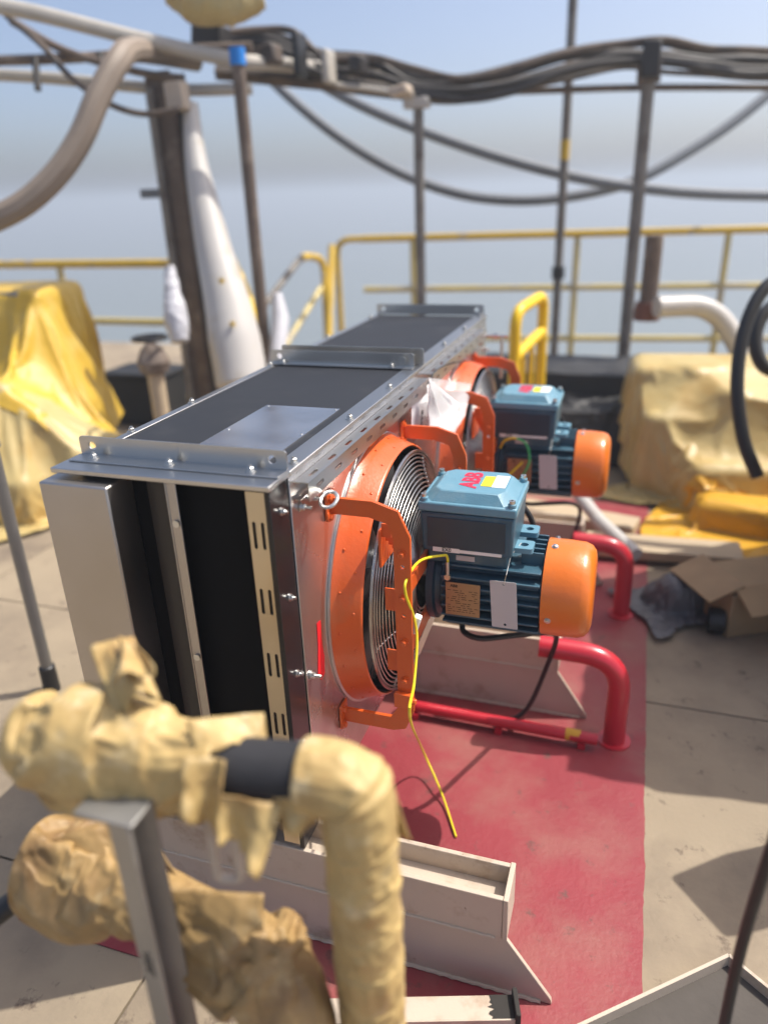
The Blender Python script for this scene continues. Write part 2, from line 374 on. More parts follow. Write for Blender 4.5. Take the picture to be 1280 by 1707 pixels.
def drape_sleeve(name, parent, path, rf, core, m, seed, pins, grow=.12, nv=64, step=.006, lumps=()):
    """a loose cloth sleeve tied round a pipe; it sags and crumples round the pipe inside it"""
    P = [Vector(p) for p in path]; pp = []
    for i in range(len(P)-1):
        k_ = max(1, round((P[i+1]-P[i]).length/step)); pp += [P[i].lerp(P[i+1], k/k_) for k in range(k_)]
    pp.append(P[-1]); mb = MB().tube(pp, rf, nv, False, lambda p, u, t: .004*noise.noise(p*25+Vector((seed, 0, 0))))
    me = bpy.data.meshes.new(name); me.from_pydata([tuple(v) for v in mb.v], [], mb.f)
    o = bpy.data.objects.new(name, me); COL.objects.link(o); n = len(pp)
    vg = o.vertex_groups.new(name='pin'); ids = []
    for u in pins:
        i = round(u*(n-1)); ids += list(range(i*nv, (i+1)*nv))
    vg.add(ids, 1., 'REPLACE')
    c = o.modifiers.new('cloth', 'CLOTH'); st = c.settings; st.vertex_group_mass = 'pin'
    st.quality = 6; st.mass = .12; st.tension_stiffness = 15; st.compression_stiffness = 15; st.shear_stiffness = 6; st.bending_stiffness = .25; st.air_damping = 4.
    st.shrink_min = -grow
    c.collision_settings.distance_min = .004; c.collision_settings.collision_quality = 3; c.collision_settings.use_self_collision = False
    DRAPES.append((o, name, parent, m))
    cm = MB().tube(pp[::2], core, 20)
    for c_, d_, r_, w_ in lumps:
        d_ = Vector(d_).normalized(); cm.tube([Vector(c_)-d_*w_, Vector(c_)+d_*w_], r_, 20)
    me = bpy.data.meshes.new('form'); me.from_pydata([tuple(v) for v in cm.v], [], cm.f); f = bpy.data.objects.new('form', me); COL.objects.link(f)
    f.modifiers.new('col', 'COLLISION'); f.collision.thickness_outer = .004; f.collision.cloth_friction = 20; FORMS.append(f)
def settle_drapes(frames):
    fl_ = bpy.data.meshes.new('form'); fl_.from_pydata([(-9, -2, .006), (6, -2, .006), (6, 9, .006), (-9, 9, .006)], [], [(0, 1, 2, 3)])
    g = bpy.data.objects.new('form', fl_); COL.objects.link(g); g.modifiers.new('col', 'COLLISION'); g.collision.thickness_outer = .01; g.collision.cloth_friction = 30; FORMS.append(g)
    for f in range(1, frames+1): sc.frame_set(f)
    dg = bpy.context.evaluated_depsgraph_get(); out = []
    for o, name, parent, m in DRAPES:
        me = bpy.data.meshes.new_from_object(o.evaluated_get(dg)); out.append((me, name, parent, m))
    for o, *_ in DRAPES: bpy.data.objects.remove(o)
    for o in FORMS: bpy.data.objects.remove(o)
    sc.frame_set(1)
    for me, name, parent, m in out:
        P0 = Vector(parent.location)
        for v in me.vertices: v.co -= P0
        fin_mesh(me, m, 170); o = link(name, me, parent)
        q = o.modifiers.new('thick', 'SOLIDIFY'); q.thickness = .0022
        q = o.modifiers.new('smooth', 'SUBSURF'); q.levels = 1; q.render_levels = 1

# ================================================================ SETTING
# deck of large plates with open joints
deck = struct(MB().b2((-9, -4, -.30), (7, 8.55, -.012)).build('deck', 'joint_dark', None, 0))
DX, DY = 2.0, 1.25
me_pl = MB().b2((-DX/2+.004, -DY/2+.004, -.011), (DX/2-.004, DY/2-.004, 0)).mesh('deck_plate', 'deck_beige', 0)
for i in range(8):
    for j in range(10):
        link('deck_plate', me_pl, deck, (-8+DX*i, -3.20+DY*j, 0))
# red painted zone under the cooler
struct(MB().prism([(-1.42, 1.02), (-.36, 1.02), (-.36, .2)]+[(.155+.006*noise.noise(Vector((y*7, 0, 1)))+.003*noise.noise(Vector((y*40, 0, 5))), y) for y in [.2+.02*k for k in range(208)]]+[(-1.42, 4.35)],
       lambda x, y, t: Vector((x, y, .002+.004*t))).build('red_deck_paint', 'red_deck', None, 0))
# sea far below the platform
mat('sea_water', (.165, .190, .180), .30, 0., .10, .02, .25, .35)
struct(MB().add([(-14000, -14000, -12), (14000, -14000, -12), (14000, 14000, -12), (-14000, 14000, -12)], [(0, 1, 2, 3)]).build('sea', 'sea_water', None, 0))

# ================================================================ COOLER
XL, XR, Y0, Y1, Y2, Y3, ZT, ZB = -1.138, -.638, 1.188, 1.275, 2.26, 3.34, 1.244, .318
cooler = thing('air_cooler', 'long stainless air cooler cabinet with dark grey top panels and open black near end', 'cooler', (XL+.25, 2.26, ZB))
OFF = Vector((XL+.25, 2.26, ZB))
class CB(MB):
    def build(s, name, m, parent=None, smooth=35, bevel=0., loc=None):
        if parent is cooler: s.v = [p-OFF for p in s.v]
        return MB.build(s, name, m, parent, smooth, bevel, loc)
def cb(a, b, name, m, bevel=.0015): return CB().b2(a, b).build(name, m, cooler, 35, bevel)
def cplate(name, outline, holes, th, basis, origin, m): return plate(name, outline, holes, th, basis, Vector(origin)-OFF, m, cooler)
# core and body
cb((XL+.012, Y1, ZB+.02), (XR-.012, Y3-.01, ZT-.022), 'radiator_core', 'black_void', 0)
cb((XL, Y1-.002, ZB), (XL+.008, Y3, ZT-.012), 'side_plate', 'stainless')
# fan side plate with two round openings
FY1, FY2, FZ = 1.79, 2.83, .778
cplate('fan_plate', rrect(Y1, ZB, Y3, ZT-.012, .003), [circ(FY1, FZ, .345, 48), circ(FY2, FZ, .345, 48)], .006, ((0, 1, 0), (0, 0, 1)), (XR-.003, 0, 0), 'stainless_polished')
cb((XR+.0005, Y1-.004, ZB), (XR+.003, Y1-.0005, ZT-.016), 'edge_lip', 'stainless')
cb((XL+.01, Y1+.01, ZB-.004), (XR-.01, Y3-.01, ZB+.018), 'bottom_plate', 'stainless_brushed')
cb((XL+.003, Y3-.008, ZB+.003), (XR-.006, Y3+.02, ZT-.014), 'far_end_plate', 'stainless_brushed')
# top: two dark film covered panels, edge rails
cb((XL+.022, Y1+.004, ZT-.016), (XR-.046, Y2-.026, ZT-.003), 'top_panel', 'film_panel', .001)
cb((XL+.022, Y2+.028, ZT-.016), (XR-.046, Y3-.028, ZT-.003), 'top_panel', 'film_panel', .001)
cb((XL-.002, Y1+.003, ZT-.0115), (XL+.021, Y3, ZT), 'top_rail', 'stainless')
cb((XR-.045, Y1+.003, ZT-.0115), (XR+.004, Y3, ZT), 'top_rail', 'stainless')
cb((XL+.0215, Y2-.0255, ZT-.0115), (XR-.0455, Y2+.0275, ZT-.001), 'cross_rail', 'stainless')
# end cap plate (folded lid over the open near end)
cb((XL-.004, Y0-.004, ZT-.010), (XR+.003, Y1+.002, ZT+.001), 'end_cap_plate', 'stainless')
# mounting brackets: folded angle with holes
def bracket(y, dy, x0, x1, hgt, nb, holes):
    b = cplate('mounting_bracket', rrect(x0, ZT+.0015, x1, ZT+hgt, .008), [circ(x0+.032, ZT+hgt*.55, .0095), circ(x1-.032, ZT+hgt*.55, .0095)] if holes else [], .004,
               ((1, 0, 0), (0, 0, 1)), (0, y, 0), 'stainless')
    b2 = MB().b2(Vector((x0, min(y+dy*.0025, y+dy), ZT+.0015))-OFF, Vector((x1, max(y+dy*.0025, y+dy), ZT+.0050))-OFF).build('foot_flange', 'stainless', b, 30, .0008)
    for k in range(nb):
        link('bolt', BOLT_Z, b, Vector((x0+.05+(x1-x0-.12)*k/(nb-1), y+dy*.55, ZT+.005))-OFF)
bracket(Y1-.002, -.045, XL+.008, XR+.002, .045, 3, True)
bracket(Y2-.024, -.0245, XL-.004, XR-.012, .046, 2, True)
bracket(Y2+.030, .024, XL+.012, XR+.004, .052, 2, False)
bracket(Y3-.030, .028, XL+.004, XR-.004, .046, 2, True)
link('bolt', bolt_mesh('bolt', .009, .010, 'zinc', 'Y'), cooler, Vector((XR-.046, Y2-.042, ZT+.026))-OFF)
for y in (1.33, 1.66, 1.98, 2.30, 2.62, 2.95, 3.27): link('bolt', BOLT_Z, cooler, Vector((XR-.012, y, ZT))-OFF)
for y in (1.45, 1.72, 2.2, 2.7, 3.2): link('bolt', BOLT_Z, cooler, Vector((XL+.009, y, ZT))-OFF)
# glossy data plate on the near top panel
pl = cb((XR-.278, 1.305, ZT-.0028), (XR-.070, 1.745, ZT-.0006), 'data_plate', 'plate_clear', 0)
RV = MB().lathe([(0, .0035), (.0015, .003), (.002, .0015)], 8, axis='Z').mesh('rivet', 'zinc')
for x in (XR-.269, XR-.079):
    for y in (1.315, 1.52, 1.735): link('rivet', RV, pl, Vector((x, y, ZT-.0007))-OFF)
# near end: black recess, side return, slotted strip, divider, folded cover
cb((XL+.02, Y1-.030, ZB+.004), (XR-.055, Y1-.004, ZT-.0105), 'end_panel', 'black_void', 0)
cb((XR-.012, Y0, ZB), (XR, Y1-.0045, ZT-.0105), 'end_return', 'black_gloss', .0015)
cb((XR-.0545, Y0+.0105, ZB), (XR-.0125, Y1-.005, ZT-.0105), 'end_jamb', 'black_gloss', .0015)
HO = []
for k, z in enumerate((1.135, .985, .830, .675, .520, .400)):
    HO += [slot(-.0095, z, .030, .0038), slot(.0095, z, .030, .0038)]
cplate('slotted_strip', rrect(-.0215, ZB+.004, .0215, ZT-.016, .001), HO, .003, ((1, 0, 0), (0, 0, 1)), (XR-.034, Y0+.008, 0), 'slot_gold_reflect')
dv = CB().b2((XL+.245, Y0+.030, ZB), (XL+.249, Y1-.031, ZT-.0105)).b2((XL+.250, Y0+.030, ZB), (XL+.272, Y0+.034, ZT-.0105)).build('divider_angle', 'stainless_brushed', cooler, 30, .001)
for z in (1.13, .80): link('bolt', BOLT_NY, dv, Vector((XL+.262, Y0+.026, z))-OFF)
cb((XL+.192, Y0+.045, ZB), (XL+.244, Y1-.031, ZT-.0105), 'dark_filler', 'black_gloss', 0)
cb((XL-.018, Y0-.030, ZB+.05), (XL+.150, Y1-.031, ZT-.022), 'folded_end_cover', 'stainless_brushed', .004)
for z in (1.175, .98, .79, .60, .43): link('bolt', BOLT_X, cooler, Vector((XR, Y0+.045, z))-OFF)
for y, z in ((1.30, .74), (1.30, .45), (1.32, 1.15), (3.30, .74), (3.30, 1.1), (2.31, .5), (2.31, .9)): link('bolt', bolt_mesh('bolt', .0075, .010, 'zinc', 'X', .016), cooler, Vector((XR+.001, y, z))-OFF)
# slotted strut channel along the upper edge of the fan side (top face, outer face and back lip)
def strut(y0, y1):
    z1 = ZT-.030; z0 = z1-.040; x1 = XR+.034; L = []
    n = int((y1-y0)/.105)
    hs = [slot(y0+.06+.105*k, (XR+x1)/2+.003, .020, .0042, False) for k in range(n)]
    p = plate('strut_channel', rrect(y0, XR+.001, y1, x1, .001), hs, .0025, ((0, 1, 0), (1, 0, 0)), Vector((0, 0, z1))-OFF, 'stainless', cooler)
    hs = [slot(y0+.06+.105*k, (z0+z1)/2, .020, .0042, False) for k in range(n)]
    plate('channel_face', rrect(y0, z0, y1, z1-.0015, .001), hs, .0025, ((0, 1, 0), (0, 0, 1)), Vector((x1-.0014, 0, 0))-OFF, 'stainless', p)
    MB().b2(Vector((XR+.002, y0, z0))-OFF, Vector((XR+.014, y1, z0+.0025))-OFF).build('channel_lip', 'stainless', p, 0)
strut(1.295, 2.235); strut(2.29, 3.14)
# lifting eye and threaded rods at the far corner
e = CB()
e.tube([Vector((XR+.052, 1.352, 1.158))+Vector((.018*math.cos(t), .022*math.sin(t)*.9, .010*math.sin(t))) for t in [2*math.pi*k/24 for k in range(25)]], .0042, 10, False)
e.tube([(XR, 1.352, 1.158), (XR+.034, 1.352, 1.158)], .005, 8); e.build('lifting_eye', 'zinc', cooler)
cb((XR+.001, 3.20, 1.135), (XR+.012, 3.30, 1.19), 'corner_bracket', 'stainless')
CB().tube([(XR+.005, 3.27, 1.165), (XR+.11, 3.27, 1.165)], .006, 8).tube([(XR+.085, 3.27, 1.165), (XR+.085, 3.27, .98)], .007, 8).lathe([(.05, .013), (.065, .013)], 6, (XR, 3.27, 1.165)).build('threaded_rod', 'zinc', cooler)
# thin red stroke on the fan plate
plate('red_stroke', [(1.352, .690), (1.374, .694), (1.380, .74), (1.372, .776), (1.374, .842), (1.352, .846), (1.350, .79), (1.336, .712)], [], .0006, ((0, 1, 0), (0, 0, 1)), Vector((XR+.0010, 0, 0))-OFF, 'red_mark', cooler)
for y in (1.40, 2.33, 3.22):
    for x in (XL+.05, XR-.06):
        CB().b2((x-.03, y-.03, ZB-.06), (x+.03, y+.03, ZB-.0045)).build('foot', 'galv_dark', cooler, 30, .002)

# ================================================================ FAN UNITS
GF = 'fan units on the cooler side'
fan = thing('fan_unit', 'nearer orange fan ring with steel wire guard on the cooler side', 'fan', (XR, FY1, FZ), GF)
MB().lathe([(.001, .377), (.004, .376), (.010, .371), (.030, .364), (.072, .351), (.077, .349), (.078, .346), (.074, .344), (.004, .352)], 96).build('shroud', 'orange', fan, 50)
MB().lathe([(.0005, .380), (.005, .380), (.0065, .377), (.0065, .3725), (.0045, .372)], 96).build('sealant_bead', 'alu', fan, 60)
mb = MB()
for row, (x, r) in enumerate(((.026, .3655), (.058, .3548))):
    for k in range(22):
        t = 2*math.pi*(k+.5*row)/22
        mb.lathe([(0, .0042), (.0016, .0038), (.0028, .0018)], 6, axis='Z')
        M = Matrix.Rotation(-(t-math.pi/2), 3, 'X').transposed() if False else None
        off = len(mb.v)-18; d = Vector((0, math.cos(t), math.sin(t))); q = d.to_track_quat('Z', 'X').to_matrix()
        for i in range(off, len(mb.v)): mb.v[i] = q @ mb.v[i]+Vector((x, d.y*r, d.z*r))
stuff(mb.build('rivets', 'orange', fan))
MB().lathe([(-.030, .343), (.0755, .343), (.0755, .340), (-.030, .338)], 64, closed=True).build('inner_liner', 'black_void', fan, 50)
MB().lathe([(.02, .045), (.075, .045), (.085, .036)], 24).build('hub', 'alu', fan)
MB().lathe([(.085, .014), (.19, .014)], 12).build('shaft', 'zinc', fan)
bl = MB(); vs = []; NU, NVv = 8, 3
for j in range(NVv+1):
    for i in range(NU+1):
        rr = .04+.285*i/NU; aw = .30*(1-.25*i/NU); a = (j/NVv-.5)*2*aw; pitch = R(48-22*i/NU)
        vs.append(Vector((.045+rr*a*math.sin(pitch)*.55, rr*math.sin(a), rr*math.cos(a))))
fs = [(j*(NU+1)+i, j*(NU+1)+i+1, (j+1)*(NU+1)+i+1, (j+1)*(NU+1)+i) for j in range(NVv) for i in range(NU)]
blm = bl.add(vs, fs).mesh('blade', 'blade_dark', 170)
for k in range(6):
    o = link('blade', blm, fan); o.rotation_euler = (2*math.pi*k/6+.3, 0, 0); so = o.modifiers.new('thick', 'SOLIDIFY'); so.thickness = .003
# wire guard
gx = lambda r: .094+.046*(lambda t: t*t*(3-2*t))(max(0, min(1, (.330-r)/.15)))
guard = MB().lathe([(.0905, .329), (.0975, .329), (.0975, .335), (.0905, .335)], 72, closed=True).build('fan_guard', 'wire_steel', fan)
NR = 21
for k in range(NR):
    r = .324-k*(.324-.105)/(NR-1)
    MB().tube([Vector((gx(r), r*math.cos(t), r*math.sin(t))) for t in [2*math.pi*i/72 for i in range(73)]], .0023, 6, False).build('wire_ring', 'wire_steel', guard, 170)
for k in range(8):
    t = 2*math.pi*k/8+.26; d = Vector((0, math.cos(t), math.sin(t)))
    MB().tube([d*r+Vector((gx(r)-.0035, 0, 0)) for r in [.334-.234*i/12 for i in range(13)]], .0028, 6).build('spoke', 'wire_steel', guard, 170)
# C shaped support arms cut from plate, joined by cross bars that carry the motor
def carc(x1, zt, zb, wd, cut=.055):
    return [(.004, zt), (x1-cut*1.6, zt), (x1-cut*.5, zt-cut*.35), (x1, zt-cut*1.5), (x1, zb+cut*1.2), (x1-cut*.4, zb+cut*.2), (x1-cut, zb), (.004, zb),
            (.004, zb+wd), (x1-cut*1.1, zb+wd), (x1-wd, zb+cut*1.35), (x1-wd, zt-cut*1.6), (x1-wd-.012, zt-cut*.95), (x1-cut*1.75, zt-wd), (.004, zt-wd)]
FBX = bolt_mesh('bolt', .008, .010, 'orange', 'X'); FBY = bolt_mesh('bolt', .007, -.012, 'orange', 'Y')
for y, x1 in ((-.325, .196), (.262, .196)):
    arm = plate('support_arm', carc(x1, .338, -.290, .040), [circ(x1-.02, .05, .006), circ(x1-.02, .18, .006)], .010, ((1, 0, 0), (0, 0, 1)), (0, y, 0), 'orange', fan)
    for z in (.318, -.270):
        MB().b2((.001, y-.024, z-.034), (.007, y+.024, z+.034)).build('foot_plate', 'orange', arm, 30, .002)
        for s in (-1, 1): link('bolt', FBX, arm, (.007, y-.014*(1 if s > 0 else 1), z+s*.024))
    for z in (.215, .10, -.02, -.13): link('bolt', FBY, arm, (x1-.02, y-.005, z))
for z in (.085, -.085):
    MB().b2((.160, -.3195, z-.022), (.170, .2565, z+.022)).build('cross_bar', 'orange', fan, 30, .001)
for y in (-.325, .262):
    for z in (.085, -.085):
        MB().b2((.1565, y+.0055, z-.03), (.1595, y+.045, z+.03)).b2((.128, y+.0055, z-.03), (.1560, y+.010, z+.03)).build('angle_cleat', 'orange', fan, 30, .001)
cl = MB()
for k in range(6):
    cl.b2((.118+.003*k, -.300+.016*k, .238-.017*k), (.142+.003*k, -.296+.016*k, .272-.017*k))
cl.b2((.112, -.306, .160), (.118, -.205, .255)); cl.build('guard_clip', 'orange', fan, 30, .0008)
MB().b2((.150, -.345, -.205), (.195, -.3305, -.165)).lathe([(.165, .008), (.205, .008)], 6, (0, -.337, -.185)).build('clamp_block', 'orange', fan, 30, .0015)
fan2 = copy_tree(fan); fan2.location = (XR, FY2, FZ-.006)
fan2['label'] = 'farther orange fan ring with steel wire guard, beyond the hanging document pouch'

# ================================================================ MOTORS
GM = 'electric motors on the cooler fans'
motor = thing('electric_motor', 'nearer blue electric motor with orange rear cover and a yellow earth wire', 'motor', (XR+.178, FY1, FZ), GM)
MB().lathe([(-.006, .05), (-.006, .124), (.012, .124), (.016, .112), (.030, .105)], 40).build('front_flange', 'navy_shade', motor)
house = MB().lathe([(.028, .104), (.030, .100), (.282, .100), (.292, .108), (.298, .108)], 40).build('housing', 'blue', motor)
for s in (-1, 1):
    for k in range(7):
        z = -.084+.028*k; y0 = math.sqrt(max(0, .099**2-z*z)); 
        y1 = .122 if abs(z) < .07 else .108
        MB().b2((.036, s*(y0-.004), z-.0028), (.288, s*y1, z+.0028)).build('fin', 'blue', motor, 30, .0012)
    for k in range(5):
        y = -.056+.028*k; z0 = math.sqrt(.099**2-y*y)
        if s > 0 and abs(y) < .09: x0 = .232
        else: x0 = .036
        MB().b2((x0, y-.0028, s*(z0-.004)), (.288, y+.0028, s*.120)).build('fin', 'blue', motor, 30, .0012)
# rear fan cover
cv = MB().lathe([(.292, .125), (.2925, .1285), (.345, .1285), (.385, .1265), (.402, .120), (.412, .108), (.4165, .090), (.4170, .02)], 48).build('fan_cover', 'orange_cover', motor, 50)
for t in (R(195), R(100), R(-20), R(300), R(68)):
    d = Vector((0, math.cos(t), math.sin(t))); o = link('screw', bolt_mesh('screw', .0060, .006, 'zinc', 'Z'), cv, Vector((.312, 0, 0))+d*.128)
    o.rotation_euler = d.to_track_quat('Z', 'X').to_euler()
# pedestal and terminal box
MB().b2((-.004, -.100, .085), (.205, .085, .128)).build('box_pedestal', 'blue', motor, 30, .006)
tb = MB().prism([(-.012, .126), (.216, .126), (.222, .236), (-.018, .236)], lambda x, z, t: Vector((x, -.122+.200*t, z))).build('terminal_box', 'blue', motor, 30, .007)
MB().b2((.002, -.1245, .140), (.200, -.1218, .222)).build('face_panel', 'navy_shade', tb, 30, .003)
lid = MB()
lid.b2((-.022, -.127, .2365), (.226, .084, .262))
lid.build('lid', 'blue_lit', tb, 30, .005)
lt = MB(); a = [(.012, -.117), (.192, -.117), (.216, -.085), (.216, .045), (.192, .074), (.012, .074), (-.012, .045), (-.012, -.085)]
b_ = [(.034, -.098), (.172, -.098), (.190, -.075), (.190, .038), (.172, .058), (.034, .058), (.014, .038), (.014, -.075)]
lt.add([(x, y, .2622) for x, y in a]+[(x, y, .287) for x, y in b_], [(k, (k+1) % 8, 8+(k+1) % 8, 8+k) for k in range(8)]+[tuple(range(8, 16))])
lt.build('lid_crown', 'blue_lit', tb, 30, .003)
for x, y in ((-.008, -.113), (.212, -.113), (-.008, .070), (.212, .070)):
    MB().lathe([(.262, .0105), (.270, .0105), (.272, .009)], 16, (x, y, 0), 'Z').build('screw_boss', 'blue_lit', tb)
    o = MB().lathe([(.272, .0075), (.280, .0075), (.2802, .0035), (.275, .0035)], 12, (x, y, 0), 'Z').build('screw', 'zinc', tb)
text('lettering', 'ABB', .062, ((0, 1, 0), (-1, 0, 0)), (.112, -.070, .2876), 'red_print', tb, .0003, .0022)
plate('label_sticker', rrect(.122, -.052, .150, .020, .001), [], .0006, ((1, 0, 0), (0, 1, 0)), (0, 0, .2876), 'yellow_label', tb)
sk = MB().add([(.196, -.062, .2810), (.2145, -.062, .2640), (.2145, .030, .2640), (.196, .030, .2810)], [(0, 1, 2, 3)])
for q in sk.v: q += Vector((.0012, 0, .0012))
MB().b2((.150, -.055, .2872), (.184, .030, .2880)).build('label_sticker', 'white_label', tb, 0)
pst = plate('label_sticker', rrect(.016, .1290, .192, .1375, .001), [], .0006, ((1, 0, 0), (0, 0, 1)), (0, -.1228, 0), 'white_label', tb)
MB().b2((.016, -.1238, .128), (.085, -.1230, .142)).build('label_sticker', 'white_label', tb, 0)
text('lettering', 'EX0', .014, ((1, 0, 0), (0, 0, 1)), (.040, -.1242, .130), 'ink', tb, .0003, .0002)
MB().b2((.072, -.1030, .098), (.120, -.1012, .112)).build('serial_plate', 'tag_grey', motor, 0)
# lifting lugs behind the terminal box
for y in (-.052, .048):
    lg = plate('lifting_lug', rrect(.196 if y < 0 else .200, y-.026, .262, y+.026, .008), [circ(.238, y, .0105)], .014, ((1, 0, 0), (0, 1, 0)), (0, 0, .131), 'blue_lit', motor)
# brass data plate
npl = MB().b2((.050, -.1275, -.050), (.140, -.1245, .045)).build('nameplate', 'brass_plate', motor, 30, .0005)
text('lettering', 'ABB', .011, ((1, 0, 0), (0, 0, 1)), (.062, -.1278, .032), 'ink', npl, .0002, .0003)
ln = MB(); rr_ = random.Random(5)
for k in range(11):
    z = .023-.0062*k; x = .054
    while x < .134:
        L = rr_.uniform(.004, .014)
        if rr_.random() < .75: ln.b2((x, -.1279, z-.0007), (min(x+L, .136), -.1276, z+.0007))
        x += L+rr_.uniform(.002, .006)
stuff(ln.build('print_lines', 'ink', npl, 0))
# cable gland and supply cable on the far side of the box
MB().lathe([(.0, .016), (.03, .016), (.032, .011), (.05, .011)], 12, (.12, .078, .18), 'Y').build('cable_gland', 'zinc', motor)
motor2 = copy_tree(motor); motor2.location = (XR+.166, FY2-.005, FZ-.014)
motor2['label'] = 'farther blue electric motor with orange rear cover and a green earth wire loop'
for k, (m_, loc) in enumerate(((motor, Vector(motor.location)), (motor2, Vector(motor2.location)))):
    c = MB().tube(smoothpath([loc+Vector(p) for p in ((.12, .125, .18), (.16, .19, .17), (.225, .20, .09), (.235, .17, -.05), (.20, .10, -.13), (.08, .06, -.150), (.07, -.01, -.165), (.12, -.03, -.175), (.20, .02, -.185), (.28, .10, -.21), (.31, .24, -.30), (.28, .34, -.48), (.21, .355, -loc.z+.08), (.10, .36, -loc.z+.018), (-.10, .35, -loc.z+.018))], 8), .0085, 8)
    tag(c.build('power_cable', 'rubber'), ('black supply cable curving behind and under the %s blue motor' % ('nearer', 'farther')[k]), 'cable', 'motor supply cables')
# hanging tags
tg = []
for k, loc in enumerate((Vector(motor.location), Vector(motor2.location))):
    t = thing('hanging_tag', 'grey punched tag wired to the %s blue motor' % ('nearer', 'farther')[k], 'tag', loc+Vector((.2, -.14, .052)), 'tags on the motors')
    cd = plate('tag_card', rrect(-.032, -.115, .034, .020, .003), [circ(.002, .011, .003), circ(.002, -.105, .0035)], .0012, (Vector((.995, 0, .0)).normalized(), Vector((-.06, -.02, 1)).normalized()), (0, 0, 0), 'tag_grey', t)
    l2 = MB(); r3 = random.Random(9)
    for q in range(16):
        zz = -.010-.0042*q; xx = -.014+r3.uniform(0, .004)
        l2.b2((xx-.06*zz, -.0012+zz*-.02-.0004, zz-.0005), (xx-.06*zz+r3.uniform(.012, .03), -.0008+zz*-.02, zz+.0005))
    MB().tube([(.002, -.001, .011), (.008, .0, .04), (.010, .05, .07), (.03, .085, .09)], .0012, 5).build('tag_wire', 'zinc', t)
# earth wires
ml = Vector(motor.location)
p0 = ml+Vector((.055, -.128, .115))
ew = thing('earth_wire', 'yellow earth wire looping from the nearer motor down to the red deck', 'wire', p0, 'earth wires')
pth = [p0+Vector((0, 0, -.045)), p0, p0+Vector((-.012, -.012, .010)), onx(700, 935, -.455), onx(678, 965, -.452), onx(676, 990, -.450), onx(690, 1030, -.440), onx(695, 1070, -.43), onx(690, 1140, -.42), onx(683, 1195, -.40), onz(702, 1245, .14), onz(735, 1320, .03), onz(760, 1395, .012)]
MB().tube([p-p0 for p in smoothpath(pth, 8)], .0034, 8).build('wire', 'earth_yellow', ew)
MB().tube([Vector((0, .0, -.012)), Vector((0, .002, -.05))], .0055, 10).lathe([(-.003, .009), (.006, .009)], 6, (0, -.0, -.056), 'Y').build('wire_lug', 'zinc', ew)
q = onx(693, 1040, -.440)-p0; MB().box(q, (.018, .020, .050), Matrix.Rotation(.3, 3, 'Y')).build('cable_tie_tag', 'white_label', ew, 30, .004)
strp = MB().prism([(0, 0), (.014, .0), (.014, .115), (.007, .12), (0, .115)], lambda u, v, t: onx(690, 1092, -.44)+Vector((.62, .25, 0)).normalized()*(u+v*.32)+Vector((0, .003*t, v*.85)))
tag(strp.build('steel_strap', 'zinc', None, 30), 'short bent steel strap clipped to the nearer fan support arm', 'strap')
ml2 = Vector(motor2.location)
q0 = ml2+Vector((.02, -.125, .085))
ew2 = thing('earth_wire', 'green and yellow earth wire looping below the farther terminal box', 'wire', q0, 'earth wires')
lp = smoothpath([q0, q0+Vector((.02, -.02, .035)), q0+Vector((.06, -.03, .05)), q0+Vector((.10, -.03, .03)), q0+Vector((.115, -.03, -.03)), q0+Vector((.095, -.03, -.09)), q0+Vector((.06, -.03, -.14)), q0+Vector((.03, -.03, -.17)), q0+Vector((-.02, -.02, -.25))], 8)
MB().tube([p-q0 for p in lp[:18]], .0042, 8).build('wire', 'earth_yellow', ew2); MB().tube([p-q0 for p in lp[17:]], .0042, 8).build('wire', 'earth_green', ew2)
tw = smoothpath([q0+Vector((.09, -.035, -.04)), q0+Vector((.05, -.038, -.085)), q0+Vector((.0, -.035, -.14))], 6)
MB().tube([p-q0 for p in tw], .0042, 8).build('wire', 'earth_yellow', ew2)
# document pouch hanging from the strut
dc = thing('document_pouch', 'clear pouch of white papers hanging between the two orange fans', 'document pouch', (XR+.05, 2.30, 1.19))
D0 = Vector(dc.location)
def patch(name, cs, m, bulge, parent, seed, nu=14, nv=14, curl=0.):
    a, b, c, d = (Vector(p)-D0 for p in cs); vs = []
    nr = (b-a).cross(d-a).normalized()
    for j in range(nv+1):
        for i in range(nu+1):
            u, v = i/nu, j/nv; p = (a*(1-u)+b*u)*(1-v)+(d*(1-u)+c*u)*v
            vs.append(p+nr*(bulge*math.sin(u*math.pi)*math.sin(v*math.pi)+curl*math.sin(u*3.1)*v+.006*noise.noise(Vector((u*4, v*4, seed)))))
    o = MB().add(vs, [(j*(nu+1)+i, j*(nu+1)+i+1, (j+1)*(nu+1)+i+1, (j+1)*(nu+1)+i) for j in range(nv) for i in range(nu)]).build(name, m, parent, 170)
    s_ = o.modifiers.new('thick', 'SOLIDIFY'); s_.thickness = .0008; return o
patch('paper_sheet', (onx(716, 632, -.575), onx(768, 676, -.53), onx(742, 740, -.53), onx(716, 716, -.560)), 'paper', .03, dc, 1, curl=.02)
patch('clear_sleeve', (onx(714, 629, -.570), onx(786, 640, -.55), onx(776, 692, -.505), onx(745, 742, -.515)), 'clear_film', .015, dc, 3)
sh = patch('paper_sheet', (onx(686, 664, -.612), onx(714, 640, -.605), onx(714, 728, -.60), onx(686, 728, -.612)), 'paper', .004, dc, 5)
text('lettering', 'OVE', .030, (Vector((0, .35, .94)), Vector((0, -.94, .35))), onx(703, 716, -.592)-D0, 'ink', dc, .0003, .001)
MB().tube([p-D0 for p in smoothpath([onx(713, 640, -.59), onx(726, 618, -.60), onx(752, 606, -.60), onx(786, 601, -.59)], 6)], .002, 6).build('hanging_string', 'rubber', dc)

